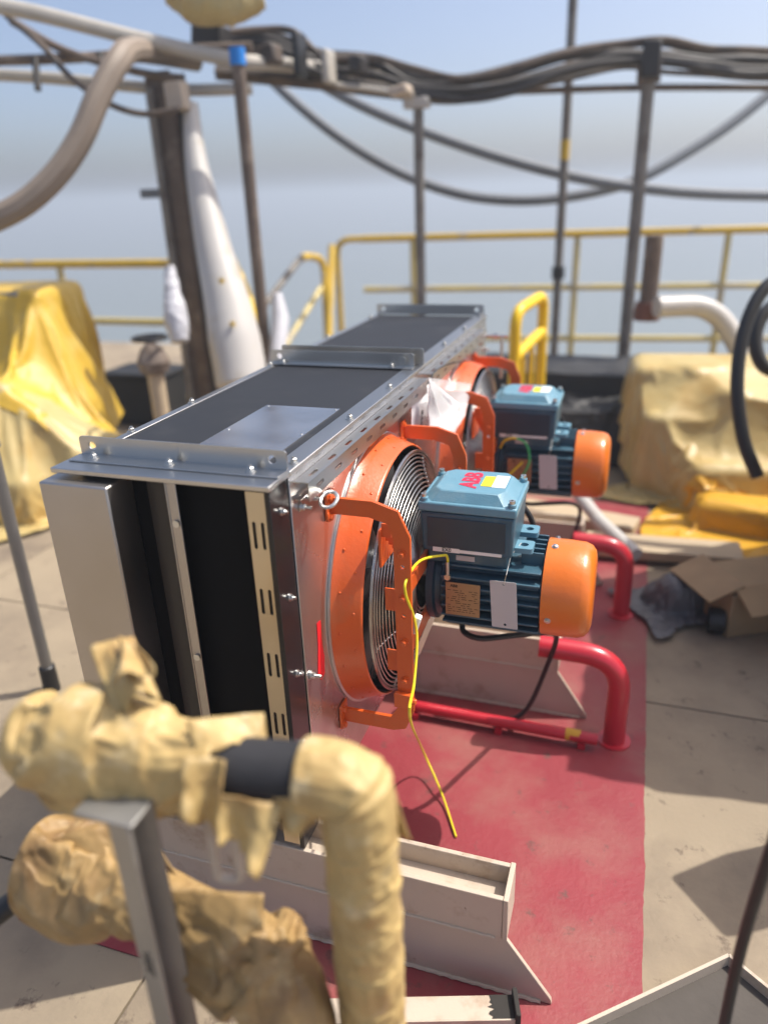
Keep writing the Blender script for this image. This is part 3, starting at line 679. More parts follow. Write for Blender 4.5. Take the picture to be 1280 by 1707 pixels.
# ================================================================ SUPPORT BEAMS, RED FITTINGS
def beam(yf, label, top):
    x0, x1 = -1.36, -.165; t = thing('support_beam', label, 'beam', ((x0+x1)/2, yf+.07, 0), 'cream support beams under the cooler'); o = Vector(t.location)
    fz0 = top-.120; dep = .105
    sh = lambda p: Vector(p)-o
    MB().b2(sh((x0, yf, fz0)), sh((x1, yf+.012, top))).build('flange', 'cream_paint', t, 30, .002)
    MB().b2(sh((x0, yf+dep-.012, fz0)), sh((x1, yf+dep, top))).build('flange', 'cream_paint', t, 30, .002)
    MB().b2(sh((x0+.002, yf+.0125, (fz0+top)/2-.005)), sh((x1-.002, yf+dep-.0125, (fz0+top)/2+.005))).build('web', 'cream_paint', t, 30, 0)
    MB().b2(sh((x1+.0005, yf-.002, fz0-.002)), sh((x1+.012, yf+dep+.002, top+.002))).build('end_plate', 'cream_paint', t, 30, .0015)
    for y in (yf+.004,):
        MB().prism([(x0-.10, .008), (x1+.120, .008), (x1+.118, .022), (x1+.008, fz0-.002), (x0-.01, fz0-.002), (x0-.10, .022)],
                   lambda x, z, k: sh((x, y+.010*k, z))).build('gusset_plate', 'cream_paint', t, 30, .0015)
    MB().tube([sh((x0-.09+.01*k, yf+.002+.001*math.sin(k*2.3), .010+.001*math.sin(k*1.7))) for k in range(int((x1-x0+.2)/.01))], .005, 6).build('weld_bead', 'cream_paint', t)
    MB().tube([sh((x0+.01*k, yf-.0005, fz0-.001+.001*math.sin(k*1.9))) for k in range(int((x1-x0)/.01))], .004, 6).build('weld_bead', 'cream_paint', t)
    return t
beam(1.190, 'cream painted support beam with sloping gusset, nearest the camera', .308)
beam(2.255, 'cream painted support beam with sloping gusset, below the nearer motor', .312)
beam(3.27, 'cream painted support beam farthest under the cooler', .312)
def goose(base, reach, rise, label):
    t = thing('gooseneck_pipe', label, 'pipe', base, 'red gooseneck pipes beside the cooler')
    path = filpath([(0, 0, .0), (0, 0, rise), (-reach, -.01, rise+.012)], .13, 10)
    MB().tube(path, .036, 24).build('pipe', 'red_pipe', t, 50)
    MB().lathe([(.004, .055), (.012, .055)], 24, axis='Z').build('base_ring', 'red_pipe', t)
goose((.052, 2.17, 0), .265, .335, 'glossy red bent pipe nearest on the red deck, below the nearer motor cover')
goose((.045, 3.03, 0), .225, .335, 'red bent pipe behind the nearer motor, farther along the red deck')
bar = thing('floor_rail', 'low red painted steel bar lying across the red deck', 'rail', (-.33, 2.10, 0))
MB().tube([(-.36, .02, .045), (.33, .01, .045)], .020, 12).build('bar', 'red_pipe', bar)
for x in (-.3, 0, .28): MB().b2((x-.012, -.010, .007), (x+.012, .036, .03)).build('clip', 'red_pipe', bar)
MB().lathe([(.225, .0212), (.275, .0212)], 12, (0, .0125, .045)).build('tape_band', 'wrap_deep', bar)

# ================================================================ FOREGROUND WRAPPED PIPES
wp = thing('wrapped_pipe', 'tan wrapped pipe with a bare black band, bending down in the foreground', 'pipe', (-.265, .67, 0))
W0 = Vector(wp.location)
A = at(95, 1222, 1.06); Bp = at(290, 1258, 1.03); Cc = at(440, 1285, 1.0); E1 = at(600, 1305, .97)
E1v = Vector((E1.x-.004, E1.y, E1.z)); 
hor = smoothpath([A, at(190, 1232, 1.045), Bp, Cc-(Cc-Bp).normalized()*.06], 10)
horp = [at(62, 1220, 1.07)]+hor
def rr1(u): return (.016+.068*math.sin(min(1, u/.16)*math.pi/2)) if u < .16 else (.084-.012*(u-.16)/.5 if u < .66 else .072-.024*((u-.66)/.34)**.7)
hd = (hor[8]-hor[4]).normalized()
drape_sleeve('cloth_wrap', wp, horp, rr1, .040, 'wrap_tan', 3, (0, 1), .20, 72, .0055, [(hor[5], hd, .066, .012), (hor[8], hd, .066, .012), (hor[14], hd, .052, .03)])
MB().tube([p-W0 for p in horp], .039, 20).build('bare_pipe', 'foam_black', wp)
MB().tube([p-W0 for p in [at(368, 1278, 1.01), at(450, 1285, 1.0), at(528, 1291, .987)]], .0415, 28).build('bare_band', 'foam_black', wp)
down = filpath([at(505, 1289, .99), E1v, Vector((E1v.x+.002, E1v.y+.004, .0))], .075, 10)
ins = []
for i in range(len(down)-1):
    n_ = max(1, int((down[i+1]-down[i]).length/.014))
    ins += [down[i].lerp(down[i+1], k/n_) for k in range(n_)]
ins.append(down[-1])
vis = [p for p in ins if p.z > .52]; rest = [p for p in ins if p.z <= .535]
drape_sleeve('cloth_wrap', wp, vis, lambda u: .048+.0015*math.sin(u*40), .0425, 'wrap_tan', 8, (0, .10, .22, .36, .50, .64, .78, .90, 1), .09, 64, .0055)
MB().tube([p-W0 for p in ins], .0415, 20).build('bare_pipe', 'foam_black', wp)
wrapped_tube('cloth_wrap', [p-W0 for p in rest], .046, 'wrap_tan', wp, 8.7, .006, 16, 24)
# torn flaps of the wrapping
def fl(name, pts, D, m, seed, curl=0., amp=.012, par=wp, o0=W0):
    Ds = D if isinstance(D, (list, tuple)) else [D]*4
    return flap(name, [at(x, y, d)-o0 for (x, y), d in zip(pts, Ds)], m, par, seed, amp, curl=curl)
fl('torn_flap', ((150, 1085), (225, 1068), (268, 1150), (190, 1180)), (1.06, 1.08, 1.0, .98), 'wrap_tan', 1.3, .02, .02)
fl('torn_flap', ((200, 1060), (222, 1072), (270, 1122), (212, 1160)), (1.05, 1.04, .99, 1.0), 'wrap_tan', 9.3, -.03, .02)
fl('torn_flap', ((310, 1200), (438, 1190), (448, 1240), (330, 1262)), (.99, 1.04, 1.02, .97), 'wrap_tan', 2.3, .0, .012)
fl('torn_flap', ((305, 1260), (375, 1268), (360, 1410), (300, 1375)), (.955, .955, .96, .95), 'wrap_tan', 4.1, .02, .018)
fl('torn_flap', ((360, 1325), (470, 1345), (440, 1440), (372, 1395)), (.955, .955, .98, .97), 'wrap_tan', 6.1, -.02, .02)
fl('torn_flap', ((455, 1330), (555, 1325), (520, 1390), (450, 1372)), (.96, .95, .99, .98), 'wrap_tan', 7.7, .0, .015)
fl('torn_flap', ((612, 1262), (655, 1300), (688, 1405), (640, 1420)), (1.0, 1.0, 1.02, 1.01), 'wrap_tan', 5.3, .02, .012)
fl('torn_flap', ((18, 1235), (75, 1165), (110, 1290), (85, 1310)), (1.05, 1.06, 1.02, 1.02), 'wrap_tan', 3.7, .02, .02)
# lower wrapped pipe
lp_ = thing('wrapped_pipe', 'darker amber wrapped pipe sagging below the foreground pipe, behind the angle post', 'pipe', at(300, 1560, 1.15)); L0 = Vector(lp_.location)
low = smoothpath([at(60, 1440, 1.28), at(170, 1465, 1.26), at(300, 1525, 1.2), at(420, 1590, 1.15), at(490, 1690, 1.12), at(505, 1800, 1.12), at(515, 1950, 1.12)], 10)
drape_sleeve('cloth_wrap', lp_, low, lambda u: .075-.018*u+.014*math.sin(u*14), .046, 'wrap_amber_shade', 5, (0, .3, .62, 1), .16, 64, .007)
MB().tube([p-L0 for p in low], .045, 20).build('bare_pipe', 'foam_black', lp_)
def fl2(*a): return fl(*a, par=lp_, o0=L0)
fl2('torn_flap', ((85, 1400), (225, 1350), (330, 1520), (170, 1560)), (1.25, 1.25, 1.18, 1.18), 'wrap_amber_shade', 2.9, .02, .02)
fl2('torn_flap', ((270, 1480), (440, 1490), (430, 1660), (300, 1570)), (1.13, 1.12, 1.08, 1.10), 'wrap_amber_shade', 6.9, .02, .02)
fl2('torn_flap', ((415, 1560), (470, 1580), (440, 1690), (405, 1640)), (1.09, 1.09, 1.07, 1.08), 'wrap_amber_shade', 8.9, .02, .015)
# angle iron post under the horizontal pipe
pt = at(176, 1352, .99)
ap = thing('angle_post', 'grey galvanised angle iron post carrying the foreground wrapped pipe', 'post', (pt.x, pt.y, 0)); 
Mz = Matrix.Rotation(R(-62), 3, 'Z')
def apart(a, b):
    m = MB().b2(a, b); m.v = [Mz @ p for p in m.v]; return m
leg = apart((-.003, 0, 0), (.003, .062, pt.z)); leg.build('flange', 'galv_dark', ap, 30, .001)  # darker grey paints this flange as the shaded face
Mz = Matrix.Rotation(R(-20), 3, 'Z')
leg = apart((.004, -.003, 0), (.056, .003, pt.z)); leg.build('flange', 'galv', ap, 30, .001)
MB().b2((-.035, -.02, pt.z+.0005), (.055, .065, pt.z+.007)).build('top_pad', 'galv', ap, 30, .001)
d2 = Matrix.Rotation(R(-20), 3, 'Z') @ Vector((1, 0, 0)); n2 = Matrix.Rotation(R(-20), 3, 'Z') @ Vector((0, -1, 0))
text('lettering', '225-', .028, ((0, 0, 1), -d2), d2*.040+n2*.0036+Vector((0, 0, pt.z-.290)), 'ink', ap, .0003, .0003)
# U shaped steel rod below the pipe
ub = at(352, 1395, 1.05)
tag(MB().tube(filpath([ub+Vector((-.0, 0, .05)), ub+Vector((0, 0, -.08)), ub+Vector((.03, .012, -.085)), ub+Vector((.03, .012, .05))], .012), .007, 8).build('pipe_hanger', 'cream_paint'), 'pale U shaped rod hanging below the foreground wrapped pipe', 'pipe hanger')
# perforated tray at the bottom edge
tz = .078; ta = onz(535, 1664, tz); tb_ = onz(852, 1658, tz); TL_ = (tb_-ta).length
tr = thing('perforated_tray', 'white perforated cable tray with a scorched end at the bottom edge', 'cable tray', (ta.x, ta.y, 0)); tr.rotation_euler = (0, 0, math.atan2(tb_.y-ta.y, tb_.x-ta.x))
plate('tray_face', rrect(-.05, .0075, TL_, tz, .002), [rrect(-.03+.044*k, .018, -.03+.044*k+.028, .046, .003) for k in range(int(TL_/.044))], .003, ((1, 0, 0), (0, 0, 1)), (0, -.055, 0), 'cream_paint', tr)
MB().b2((-.05, -.053, tz-.0035), (TL_, .0, tz-.0005)).build('tray_top', 'cream_paint', tr, 30, .0008)
MB().b2((TL_+.001, -.060, .0075), (TL_+.012, .004, tz+.020)).build('tray_end', 'burnt', tr, 30, .002)
cr = MB().add([(TL_-.050+.02*noise.noise(Vector((k*.9, 0, 0))), -.053+.053*k/10, tz+.0006) for k in range(11)]+[(TL_, -.053+.053*k/10, tz+.0006) for k in range(11)], [(k, k+1, 12+k, 11+k) for k in range(10)])
cr.build('scorch_crust', 'burnt', tr, 0)
# black hose end at the left edge
tag(MB().tube(smoothpath([at(-90, 1590, 1.35), at(0, 1520, 1.36), at(58, 1478, 1.38), at(100, 1450, 1.45)], 6), .021, 14).build('rubber_hose', 'rubber'), 'black rubber hose end at the left edge below the wrapped pipe', 'hose')
# drip tray and black rod at lower right
dt = thing('drip_tray', 'low drip tray with pale raised rim at the bottom right corner', 'tray', (.347, 1.416, 0))
u1 = Vector((-.77, -.64, 0)); u2 = Vector((.80, -.60, 0))
MB().add([p+Vector((0, 0, .009)) for p in (Vector((0, 0, 0)), u1*.6, u1*.6+u2*.7, u2*.7)], [(0, 1, 2, 3)]).build('tray_floor', 'tray_dark', dt, 0)
for a, d, L in ((Vector(), u1, .6), (Vector(), u2, .7), (u2*.7, u1, .6), (u1*.6, u2, .7)):
    nrm = Vector((-d.y, d.x, 0)).normalized()*.004
    MB().add([a+nrm+Vector((0, 0, .007)), a+d*L+nrm+Vector((0, 0, .007)), a+d*L-nrm+Vector((0, 0, .007)), a-nrm+Vector((0, 0, .007)),
              a+nrm+Vector((0, 0, .040)), a+d*L+nrm+Vector((0, 0, .040)), a+d*L-nrm+Vector((0, 0, .040)), a-nrm+Vector((0, 0, .040))],
             [(0, 1, 2, 3), (4, 5, 6, 7), (0, 1, 5, 4), (1, 2, 6, 5), (2, 3, 7, 6), (3, 0, 4, 7)]).build('rim', 'cream_paint', dt, 0)
tag(MB().tube(smoothpath([at(1190, 1800, 1.38), at(1212, 1680, 1.30), at(1240, 1560, 1.22), at(1290, 1400, 1.12), at(1340, 1240, 1.08)], 6), .0095, 10).build('hanging_cable', 'rubber'), 'black cable hanging over the drip tray at the right edge', 'cable')

# ================================================================ LEFT SIDE
gp = onz(88, 1150, 0)
t = thing('grey_post', 'slim grey steel post with black foot on the beige deck at left', 'post', gp)
MB().tube([(0, 0, .03), (0, 0, 1.02)], .022, 14).build('pole', 'galv_dark', t); MB().lathe([(.0, .032), (.11, .030), (.115, .024)], 14, axis='Z').build('rubber_foot', 'rubber', t)
MB().lathe([(1.0, .03), (1.05, .03)], 14, axis='Z').build('cap', 'galv_dark', t)
yb = at(40, 640, 5.25)
t = thing('wrapped_machine', 'tall machine under bright yellow sheeting by the left rail', 'wrapped machine', (yb.x, yb.y, 0), 'wrapped machinery')
form((yb.x-.14, yb.y+.08, .62), (.92, .62, 1.24), .22); form((yb.x+.36, yb.y+.0, .28), (.42, .5, .56), .3)
drape_sheet('sheeting', t, (yb.x-.08, yb.y+.05), (2.7, 2.5), (84, 78), 1.36, 'wrap_yellow', 2, rz=.3, stiff=.2)
MB().b2((-.53, -.19, .01), (.25, .35, 1.25)).build('machine_body', 'galv_dark', t, 30, .01).rotation_euler = (0, 0, .1)
yb2 = onz(45, 850, 0)
t = thing('wrapped_machine', 'low lumpy bundle in pale yellow cloth at the left edge', 'wrapped machine', (yb2.x, yb2.y, 0), 'wrapped machinery')
form((yb2.x-.02, yb2.y+.10, .32), (.40, .30, .64), .4); form((yb2.x+.30, yb2.y+.26, .20), (.36, .36, .40), -.3); form((yb2.x-.5, yb2.y+.05, .24), (.4, .4, .48), .1)
form((yb2.x-.06, yb2.y+.06, .70), (.16, .2, .16), .7); form((yb2.x+.10, yb2.y-.16, .15), (.3, .2, .30), .2)
drape_sheet('cloth_cover', t, (yb2.x+.0, yb2.y+.10), (1.75, 1.4), (84, 66), .86, 'wrap_pale', 5, rz=-.2, stiff=.25)
MB().b2((-.14, -.02, .01), (.12, .20, .60)).build('machine_body', 'galv_dark', t, 30, .01)
# low dark clutter and valve stand between column and rail
vb = at(262, 640, 4.6)
t = thing('valve_stand', 'pale pipe stub with a dark valve beside the brown column', 'valve', (vb.x, vb.y, 0))
MB().tube([(0, 0, 0), (0, 0, .78)], .05, 14).build('pipe', 'wood', t)
MB().lathe([(.78, .05), (.80, .085), (.86, .10), (.93, .07), (.97, .03)], 14, axis='Z').build('valve_body', 'rust_brown', t)
MB().tube([Vector((.10*math.cos(a), .10*math.sin(a), 1.0)) for a in [2*math.pi*k/20 for k in range(21)]], .012, 8, False).tube([(-.1, 0, 1), (.1, 0, 1)], .009, 6).tube([(0, 0, .95), (0, 0, 1.0)], .012, 8).build('handwheel', 'rubber', t)
t = thing('dark_bin', 'low black bin behind the wrapped machinery near the left rail', 'bin', (onz(255, 700, 0).x, onz(255, 700, 0).y, 0))
MB().prism([(-.24, 0), (.24, 0), (.28, .42), (-.28, .42)], lambda x, z, k: Vector((x, -.2+.4*k, z))).build('tub', 'tarp_black', t, 30, .02); MB().b2((-.3, -.22, .4205), (.3, .22, .45)).build('lid', 'tarp_black', t, 30, .01)

# ================================================================ RAILINGS
def rail(name, label, pts, posts, zs, m0, m1, group='yellow handrails', r=.036):
    t = thing(name, label, 'railing', (pts[0].x, pts[0].y, 0), group); o = Vector(t.location)
    a, b = pts
    for k, z in enumerate(zs):
        MB().tube([Vector((a.x, a.y, z))-o, Vector((b.x, b.y, z))-o], r if k == 0 else r*.85, 10).build('rail_bar', m0 if k == 0 else m1, t)
    for f in posts:
        p = a.lerp(b, f); MB().tube([Vector((p.x, p.y, 0))-o, Vector((p.x, p.y, zs[0]))-o], r*.85, 10).build('post', m1, t)
    q = MB(); v = (b-a); nn = Vector((-v.y, v.x, 0)).normalized()*.004
    q.add([Vector((a.x, a.y, .0))-o+nn, Vector((b.x, b.y, 0))-o+nn, Vector((b.x, b.y, .12))-o+nn, Vector((a.x, a.y, .12))-o+nn, Vector((a.x, a.y, .0))-o-nn, Vector((b.x, b.y, 0))-o-nn, Vector((b.x, b.y, .12))-o-nn, Vector((a.x, a.y, .12))-o-nn],
          [(0, 1, 2, 3), (4, 5, 6, 7), (0, 1, 5, 4), (1, 2, 6, 5), (2, 3, 7, 6), (3, 0, 4, 7)]).build('toe_board', m1, t, 0)
    return t
LA = Vector((-7.6, 5.75, 0)); LB = Vector((-3.55, 5.72, 0))
rail('handrail', 'yellow handrail behind the left wrapped machinery, ending at the brown column', (LA, LB), (0, .33, .66, 1), (1.27, .78, .30), 'rail_yellow', 'rail_pale')
RA = Vector((-2.95, 7.62, 0)); RB = Vector((4.2, 8.45, 0))
rt = rail('handrail', 'long yellow handrail along the deck edge facing the sea on the right', (Vector((-2.75, 7.645, 0)), RB), (.075, .305, .50, .78, 1), (1.33, .83, .33), 'rail_yellow', 'rail_pale')
ro = Vector(rt.location)
MB().tube([p-ro for p in filpath([(-2.7, 7.65, 1.33), (-3.02, 7.61, 1.33), (-3.02, 7.61, 0)], .16)], .032, 10).build('end_bend', 'rail_yellow', rt)
# stair rail: sloping yellow tubes
t = thing('stair_rail', 'yellow stair handrail with rounded top beside the white davit', 'railing', (-2.7, 6.4, 0), 'yellow handrails'); o = Vector(t.location)
s1 = filpath([at(440, 510, 6.4), at(505, 425, 6.9), at(540, 432, 7.2), at(548, 600, 7.2)], .14)
MB().tube([p-o for p in s1[:4]], .030, 10).build('grip', 'grey_pipe', t); MB().tube([p-o for p in s1[3:]], .034, 10).build('rail_bar', 'rail_yellow', t)
MB().tube([at(470, 585, 6.4)-o, at(535, 480, 7.1)-o], .026, 10).build('mid_bar', 'rail_pale', t)
MB().tube([at(553, 410, 7.3)-o, at(546, 640, 7.0)-o], .034, 10).build('post', 'rail_yellow', t)
t = thing('ladder_rail', 'yellow ladder rail leaning behind the white davit', 'railing', at(440, 610, 5.4)); o = Vector(t.location)
MB().tube([at(385, 430, 5.4)-o, at(412, 490, 5.4)-o, at(445, 640, 5.4)-o], .035, 10).build('rail_bar', 'guard_yellow', t)
MB().tube([at(385, 430, 5.4)-o, at(362, 470, 5.5)-o, at(395, 640, 5.5)-o], .03, 10).build('rail_bar', 'rail_yellow', t)
# small bright guard frame just beyond the cooler
g0 = at(858, 560, 4.4); g1 = at(903, 560, 4.75)
t = thing('guard_frame', 'small bright yellow tubular guard frame just beyond the cooler', 'guard frame', (g0.x, g0.y, 0)); o = Vector(t.location)
za, zb_ = at(850, 518, 4.4).z, at(903, 487, 4.75).z
za2, zb2 = at(850, 600, 4.4).z, at(903, 550, 4.75).z
MB().tube([p-o for p in filpath([(g0.x, g0.y, 0), (g0.x, g0.y, za), (g1.x, g1.y, zb_), (g1.x, g1.y, 0)], .10)], .034, 12).build('frame_tube', 'guard_yellow', t)
MB().tube([Vector((g0.x, g0.y, za2))-o, Vector((g1.x, g1.y, zb2))-o], .034, 12).build('mid_bar', 'guard_yellow', t)
for f in (.3, .62): 
    p = g0.lerp(g1, f); MB().tube([Vector((p.x, p.y, 0))-o, Vector((p.x, p.y, za2+(zb2-za2)*f))-o], .016, 8).build('baluster', 'guard_yellow', t)

# ================================================================ OVERHEAD RACK, POLES
def pole(x, y, D, r, m, label, ztop=None, name='steel_pole', extra=None):
    p = at(x, y, D); zt = p.z if ztop is None else ztop
    t = thing(name, label, 'pole', (p.x, p.y, 0), 'steel poles holding the overhead cables')
    MB().tube([(0, 0, 0), (0, 0, zt)], r, 14).build('tube', m, t); MB().b2((-.09, -.09, .001), (.09, .09, .014)).build('base_plate', 'rust_brown', t, 30, .002)
    return t, p
t, p = pole(396, 95, 4.6, .042, 'rust_brown', 'dark brown pole with blue tape at its top, right of the white davit')
MB().lathe([(p.z-.045, .050), (p.z+.05, .049)], 14, axis='Z').build('tape_band', 'blue_tape', t)
t, p = pole(697, 165, 5.2, .036, 'grey_pipe', 'grey pole standing behind the far end of the cooler')
MB().b2((-.10, -.05, p.z-.06), (.08, .05, p.z+.01)).build('clamp', 'white_paint', t, 30, .01)
t, p = pole(958, -60, 5.6, .036, 'grey_pipe', 'thin grey pole rising above the overhead cables', None)
for zz in (1.02,): MB().lathe([(zz, .055), (zz+.10, .055)], 12, axis='Z').build('coupler', 'rubber', t)
MB().lathe([(1.95, .038), (2.10, .038)], 12, axis='Z').build('paint_band', 'rail_yellow', t)
t, p = pole(1083, 105, 5.2, .048, 'grey_pipe', 'thick grey pole under the hump of the overhead cables')
MB().b2((-.08, -.06, p.z-.12), (.08, .06, p.z+.02)).build('clamp', 'rust_brown', t, 30, .01)
# brown H column
cp = at(278, 150, 5.0); t = thing('brown_column', 'weathered brown steel H column beside the white davit', 'column', (cp.x, cp.y, 0))
for s in (-1, 1): MB().b2((-.095, s*.09-.008, 0), (.095, s*.09+.008, cp.z+.1)).build('flange', 'rust_brown', t, 30, .002)
MB().b2((-.008, -.0815, 0), (.008, .0815, cp.z+.1)).build('web', 'rust_brown', t, 30, 0)
MB().tube([(.12, -.06, 0), (.12, -.06, cp.z-.05)], .022, 10).build('drain_pipe', 'cable_black', t)
MB().tube([(-.05, -.13, 0), (-.05, -.13, cp.z)], .028, 10).build('conduit', 'grey_pipe', t)
MB().b2((-.32, -.01, cp.z-.66), (-.096, .01, cp.z-.60)).build('side_arm', 'cable_grey', t, 30, .003)
# white davit: tapered leg
ctr = [(318, 175, 26), (326, 260, 32), (339, 330, 44), (358, 420, 64), (378, 500, 78), (394, 580, 86), (404, 640, 88)]
t = thing('white_davit', 'white painted tapered davit arm sweeping down beside the brown column', 'davit', at(405, 640, 4.9)); o = Vector(t.location)
dvp = [at(x, y, 4.9)-o for x, y, _ in ctr]
MB().tube(smoothpath(dvp, 5), lambda u: .052+.118*min(1, u*1.25)**1.2, 24).build('arm', 'white_paint', t, 60)
MB().box(at(296, 160, 4.8)-o, (.13, .10, .16)).build('head_block', 'cream_paint', t, 30, .01)
for x, y in ((370, 468), (388, 540)): MB().box(at(x, y, 4.72)-o, (.03, .012, .03)).build('label_plate', 'rail_yellow', t, 0)
tag(MB().tube([at(462, 490, 5.2), at(468, 530, 5.2), at(462, 600, 5.1), at(455, 650, 5.1)], [.035, .06, .055, .05], 12).build('wrapped_stub', 'white_sheet'), 'white wrapped pipe stub right of the dark brown pole', 'wrapped pipe')
tag(wrapped_tube('wrapped_stub', [at(283, 445, 4.85), at(288, 490, 4.85), at(296, 540, 4.85), at(300, 570, 4.85)], lambda u: .035+.035*math.sin(u*2.6), 'white_sheet', None, 3, .02, 8, 16, False), 'white plastic bundle tied against the left of the brown column', 'wrapped bundle')
# overhead rack beams and conduits at left
def run(name, label, cat, pts, D, r, m, group=None, n=6, sides=10):
    Ds = D if isinstance(D, (list, tuple)) else [D]*len(pts)
    return tag(MB().tube(smoothpath([at(x, y, d) for (x, y), d in zip(pts, Ds)], n), r, sides).build(name, m), label, cat, group)
run('flexible_conduit', 'pale ribbed conduit sloping across the top left of the overhead rack', 'conduit', ((-60, 0), (60, 22), (220, 62), (380, 98), (470, 108), (560, 116), (640, 126)), [4.55, 4.6, 4.7, 4.85, 5.1, 5.35, 5.5], .046, 'conduit_light', 'overhead conduits')
run('rack_pipe', 'dark brown rack pipe reaching the column from the left', 'pipe', ((-60, 103), (120, 97), (300, 84), (420, 78)), 4.9, .032, 'rust_brown', 'overhead rack pipes')
run('rack_pipe', 'pale rack pipe lowest of those reaching the column from the left', 'pipe', ((-60, 122), (80, 130), (180, 140), (300, 150), (420, 148)), 5.0, .038, 'conduit_light', 'overhead rack pipes')
run('rack_cable', 'thin dark cable sagging across the left rack pipes to the column', 'cable', ((10, 25), (70, 75), (120, 130), (180, 172), (240, 190), (300, 182)), 4.75, .020, 'cable_brown', 'overhead rack cables')
run('rack_brace', 'dark brace crossing below the pale conduit at top left', 'brace', ((20, 35), (110, 85), (230, 120), (300, 130)), 4.85, .026, 'rust_brown', 'overhead rack pipes')
for k, (x, y) in enumerate(((62, 128), (170, 120))):
    run('pipe_clamp', 'small dark pipe clamp on the left rack pipes, %s' % ('nearer the left edge' if k == 0 else 'nearer the column'), 'clamp', ((x-3, y-32), (x, y), (x+2, y+22)), 4.85, .022, 'cable_black', 'rack pipe clamps', 3)
run('big_hose', 'thick brown hose hanging in a curve at the top left', 'hose', ((330, 100), (262, 88), (218, 84), (196, 104), (165, 160), (135, 230), (95, 290), (40, 340), (-30, 375), (-90, 400)), [5.05, 4.85, 4.55, 4.4]+[4.35]*6, .072, 'hose_brown')
# rack channel and draped cable bundle
rk = [(380, 118), (470, 125), (560, 132), (640, 148), (720, 158), (820, 155), (930, 150), (1080, 146), (1300, 148)]
tag(MB().tube([at(x, y, 5.3) for x, y in [(360, 120), (540, 138), (720, 160)]], .05, 4).build('rack_channel', 'cable_brown'), 'brown rack channel under the cables between the blue tape and the middle pole', 'rack')
run('rack_pipe', 'thin dark rack pipe under the cable hump on the right', 'pipe', ((700, 158), (930, 150), (1080, 146), (1340, 146)), 5.4, .024, 'rust_brown', 'overhead rack pipes')
base = [(365, 82), (430, 70), (490, 80), (540, 110), (620, 118), (690, 140), (770, 148), (850, 132), (950, 104), (1040, 92), (1110, 92), (1180, 104), (1250, 108), (1340, 106)]
nm = ['topmost', 'second from top', 'third from top', 'fourth from top', 'middle', 'fourth from bottom', 'third from bottom', 'second from bottom', 'lowest']
for k in range(9):
    rr0 = random.Random(60+k)
    pts = [(x, y-22+5.5*k+rr0.uniform(-9, 9)*(1.2 if x < 720 else .7)) for x, y in base]
    run('draped_cable', '%s of the dark cables draped along the overhead rack' % nm[k], 'cable', pts, [5.12+.045*((k*4) % 9)+rr0.uniform(-.03, .03) for _ in pts], [.024, .030, .018, .028, .022, .027, .020, .026, .018][k], ['cable_brown', 'cable_black', 'grey_pipe', 'cable_black', 'cable_brown', 'cable_black', 'cable_brown', 'cable_black', 'cable_brown'][k], 'cables draped on the overhead rack')
run('draped_cable', 'pale cable lying among the dark cables left of the middle pole', 'cable', ((560, 142), (600, 146), (640, 152), (690, 160)), 5.1, .020, 'conduit_light', 'cables draped on the overhead rack')
for k, (x, y, wd, hh, m_, lb) in enumerate(((548, 112, .05, .20, 'conduit_light', 'pale cable tie plate left of the middle pole'), (598, 108, .09, .10, 'cable_black', 'dark cable cleat left of the middle pole'), (668, 152, .13, .06, 'cream_paint', 'white clamp block beside the middle pole top'),
        (500, 92, .05, .26, 'rubber', 'black strap round the cable bundle right of the blue tape'), (352, 60, .22, .13, 'cable_black', 'dark junction box on the rack above the column'), (445, 95, .18, .12, 'cable_brown', 'brown fitting in the cable bundle right of the blue tape'), (1085, 100, .12, .22, 'cable_black', 'black saddle clamp on the cable hump'))):
    c_ = at(x, y, 5.02); o_ = MB().box((0, 0, 0), (wd, .16, hh), Matrix.Rotation(.2*math.sin(k*2.1), 3, 'Y')).build('rack_fitting', m_, None, 30, .015); o_.location = c_; tag(o_, lb, 'fitting', 'fittings on the overhead rack')
wt = wrapped_tube('wrapped_fitting', [at(280, -8, 4.7), at(330, 4, 4.7), at(390, 4, 4.7), at(440, -4, 4.7)], lambda u: .05+.075*math.sin(u*3.1), 'wrap_pale', None, 2, .03, 7, 20, False)
tag(wt, 'pale cloth wrapped fitting on top of the overhead rack, above the column', 'wrapped fitting')
run('sagging_hose', 'grey hose sagging deepest between the rack and the far right', 'hose', ((410, 85), (470, 150), (560, 225), (660, 285), (760, 322), (860, 334), (960, 326), (1060, 300), (1160, 245), (1240, 190), (1330, 115)), 6.6, .046, 'cable_grey', 'grey hoses sagging behind the poles')
run('sagging_hose', 'grey hose sagging gently to the right edge behind the poles', 'hose', ((500, 120), (600, 175), (720, 225), (850, 268), (980, 300), (1100, 317), (1200, 324), (1340, 327)), 6.3, .046, 'cable_grey', 'grey hoses sagging behind the poles')

# ================================================================ RIGHT SIDE
# low black covered wall behind the cooler
t = thing('black_tarp_heap', 'low heap under black sheeting behind the far motor', 'tarp', (-.35, 5.7, 0))
wrapped_block('sheet', (0, 0, .27), (1.9, .75, .54), 'tarp_black', t, 3.3, .03, 3, (.95, .9), .05, 48, .08)
wrapped_block('sheet_fold', (.05, -.5, .20), (.9, .6, .40), 'tarp_black', t, 5.3, .05, 3, (.8, .8), .1, 48, .3)
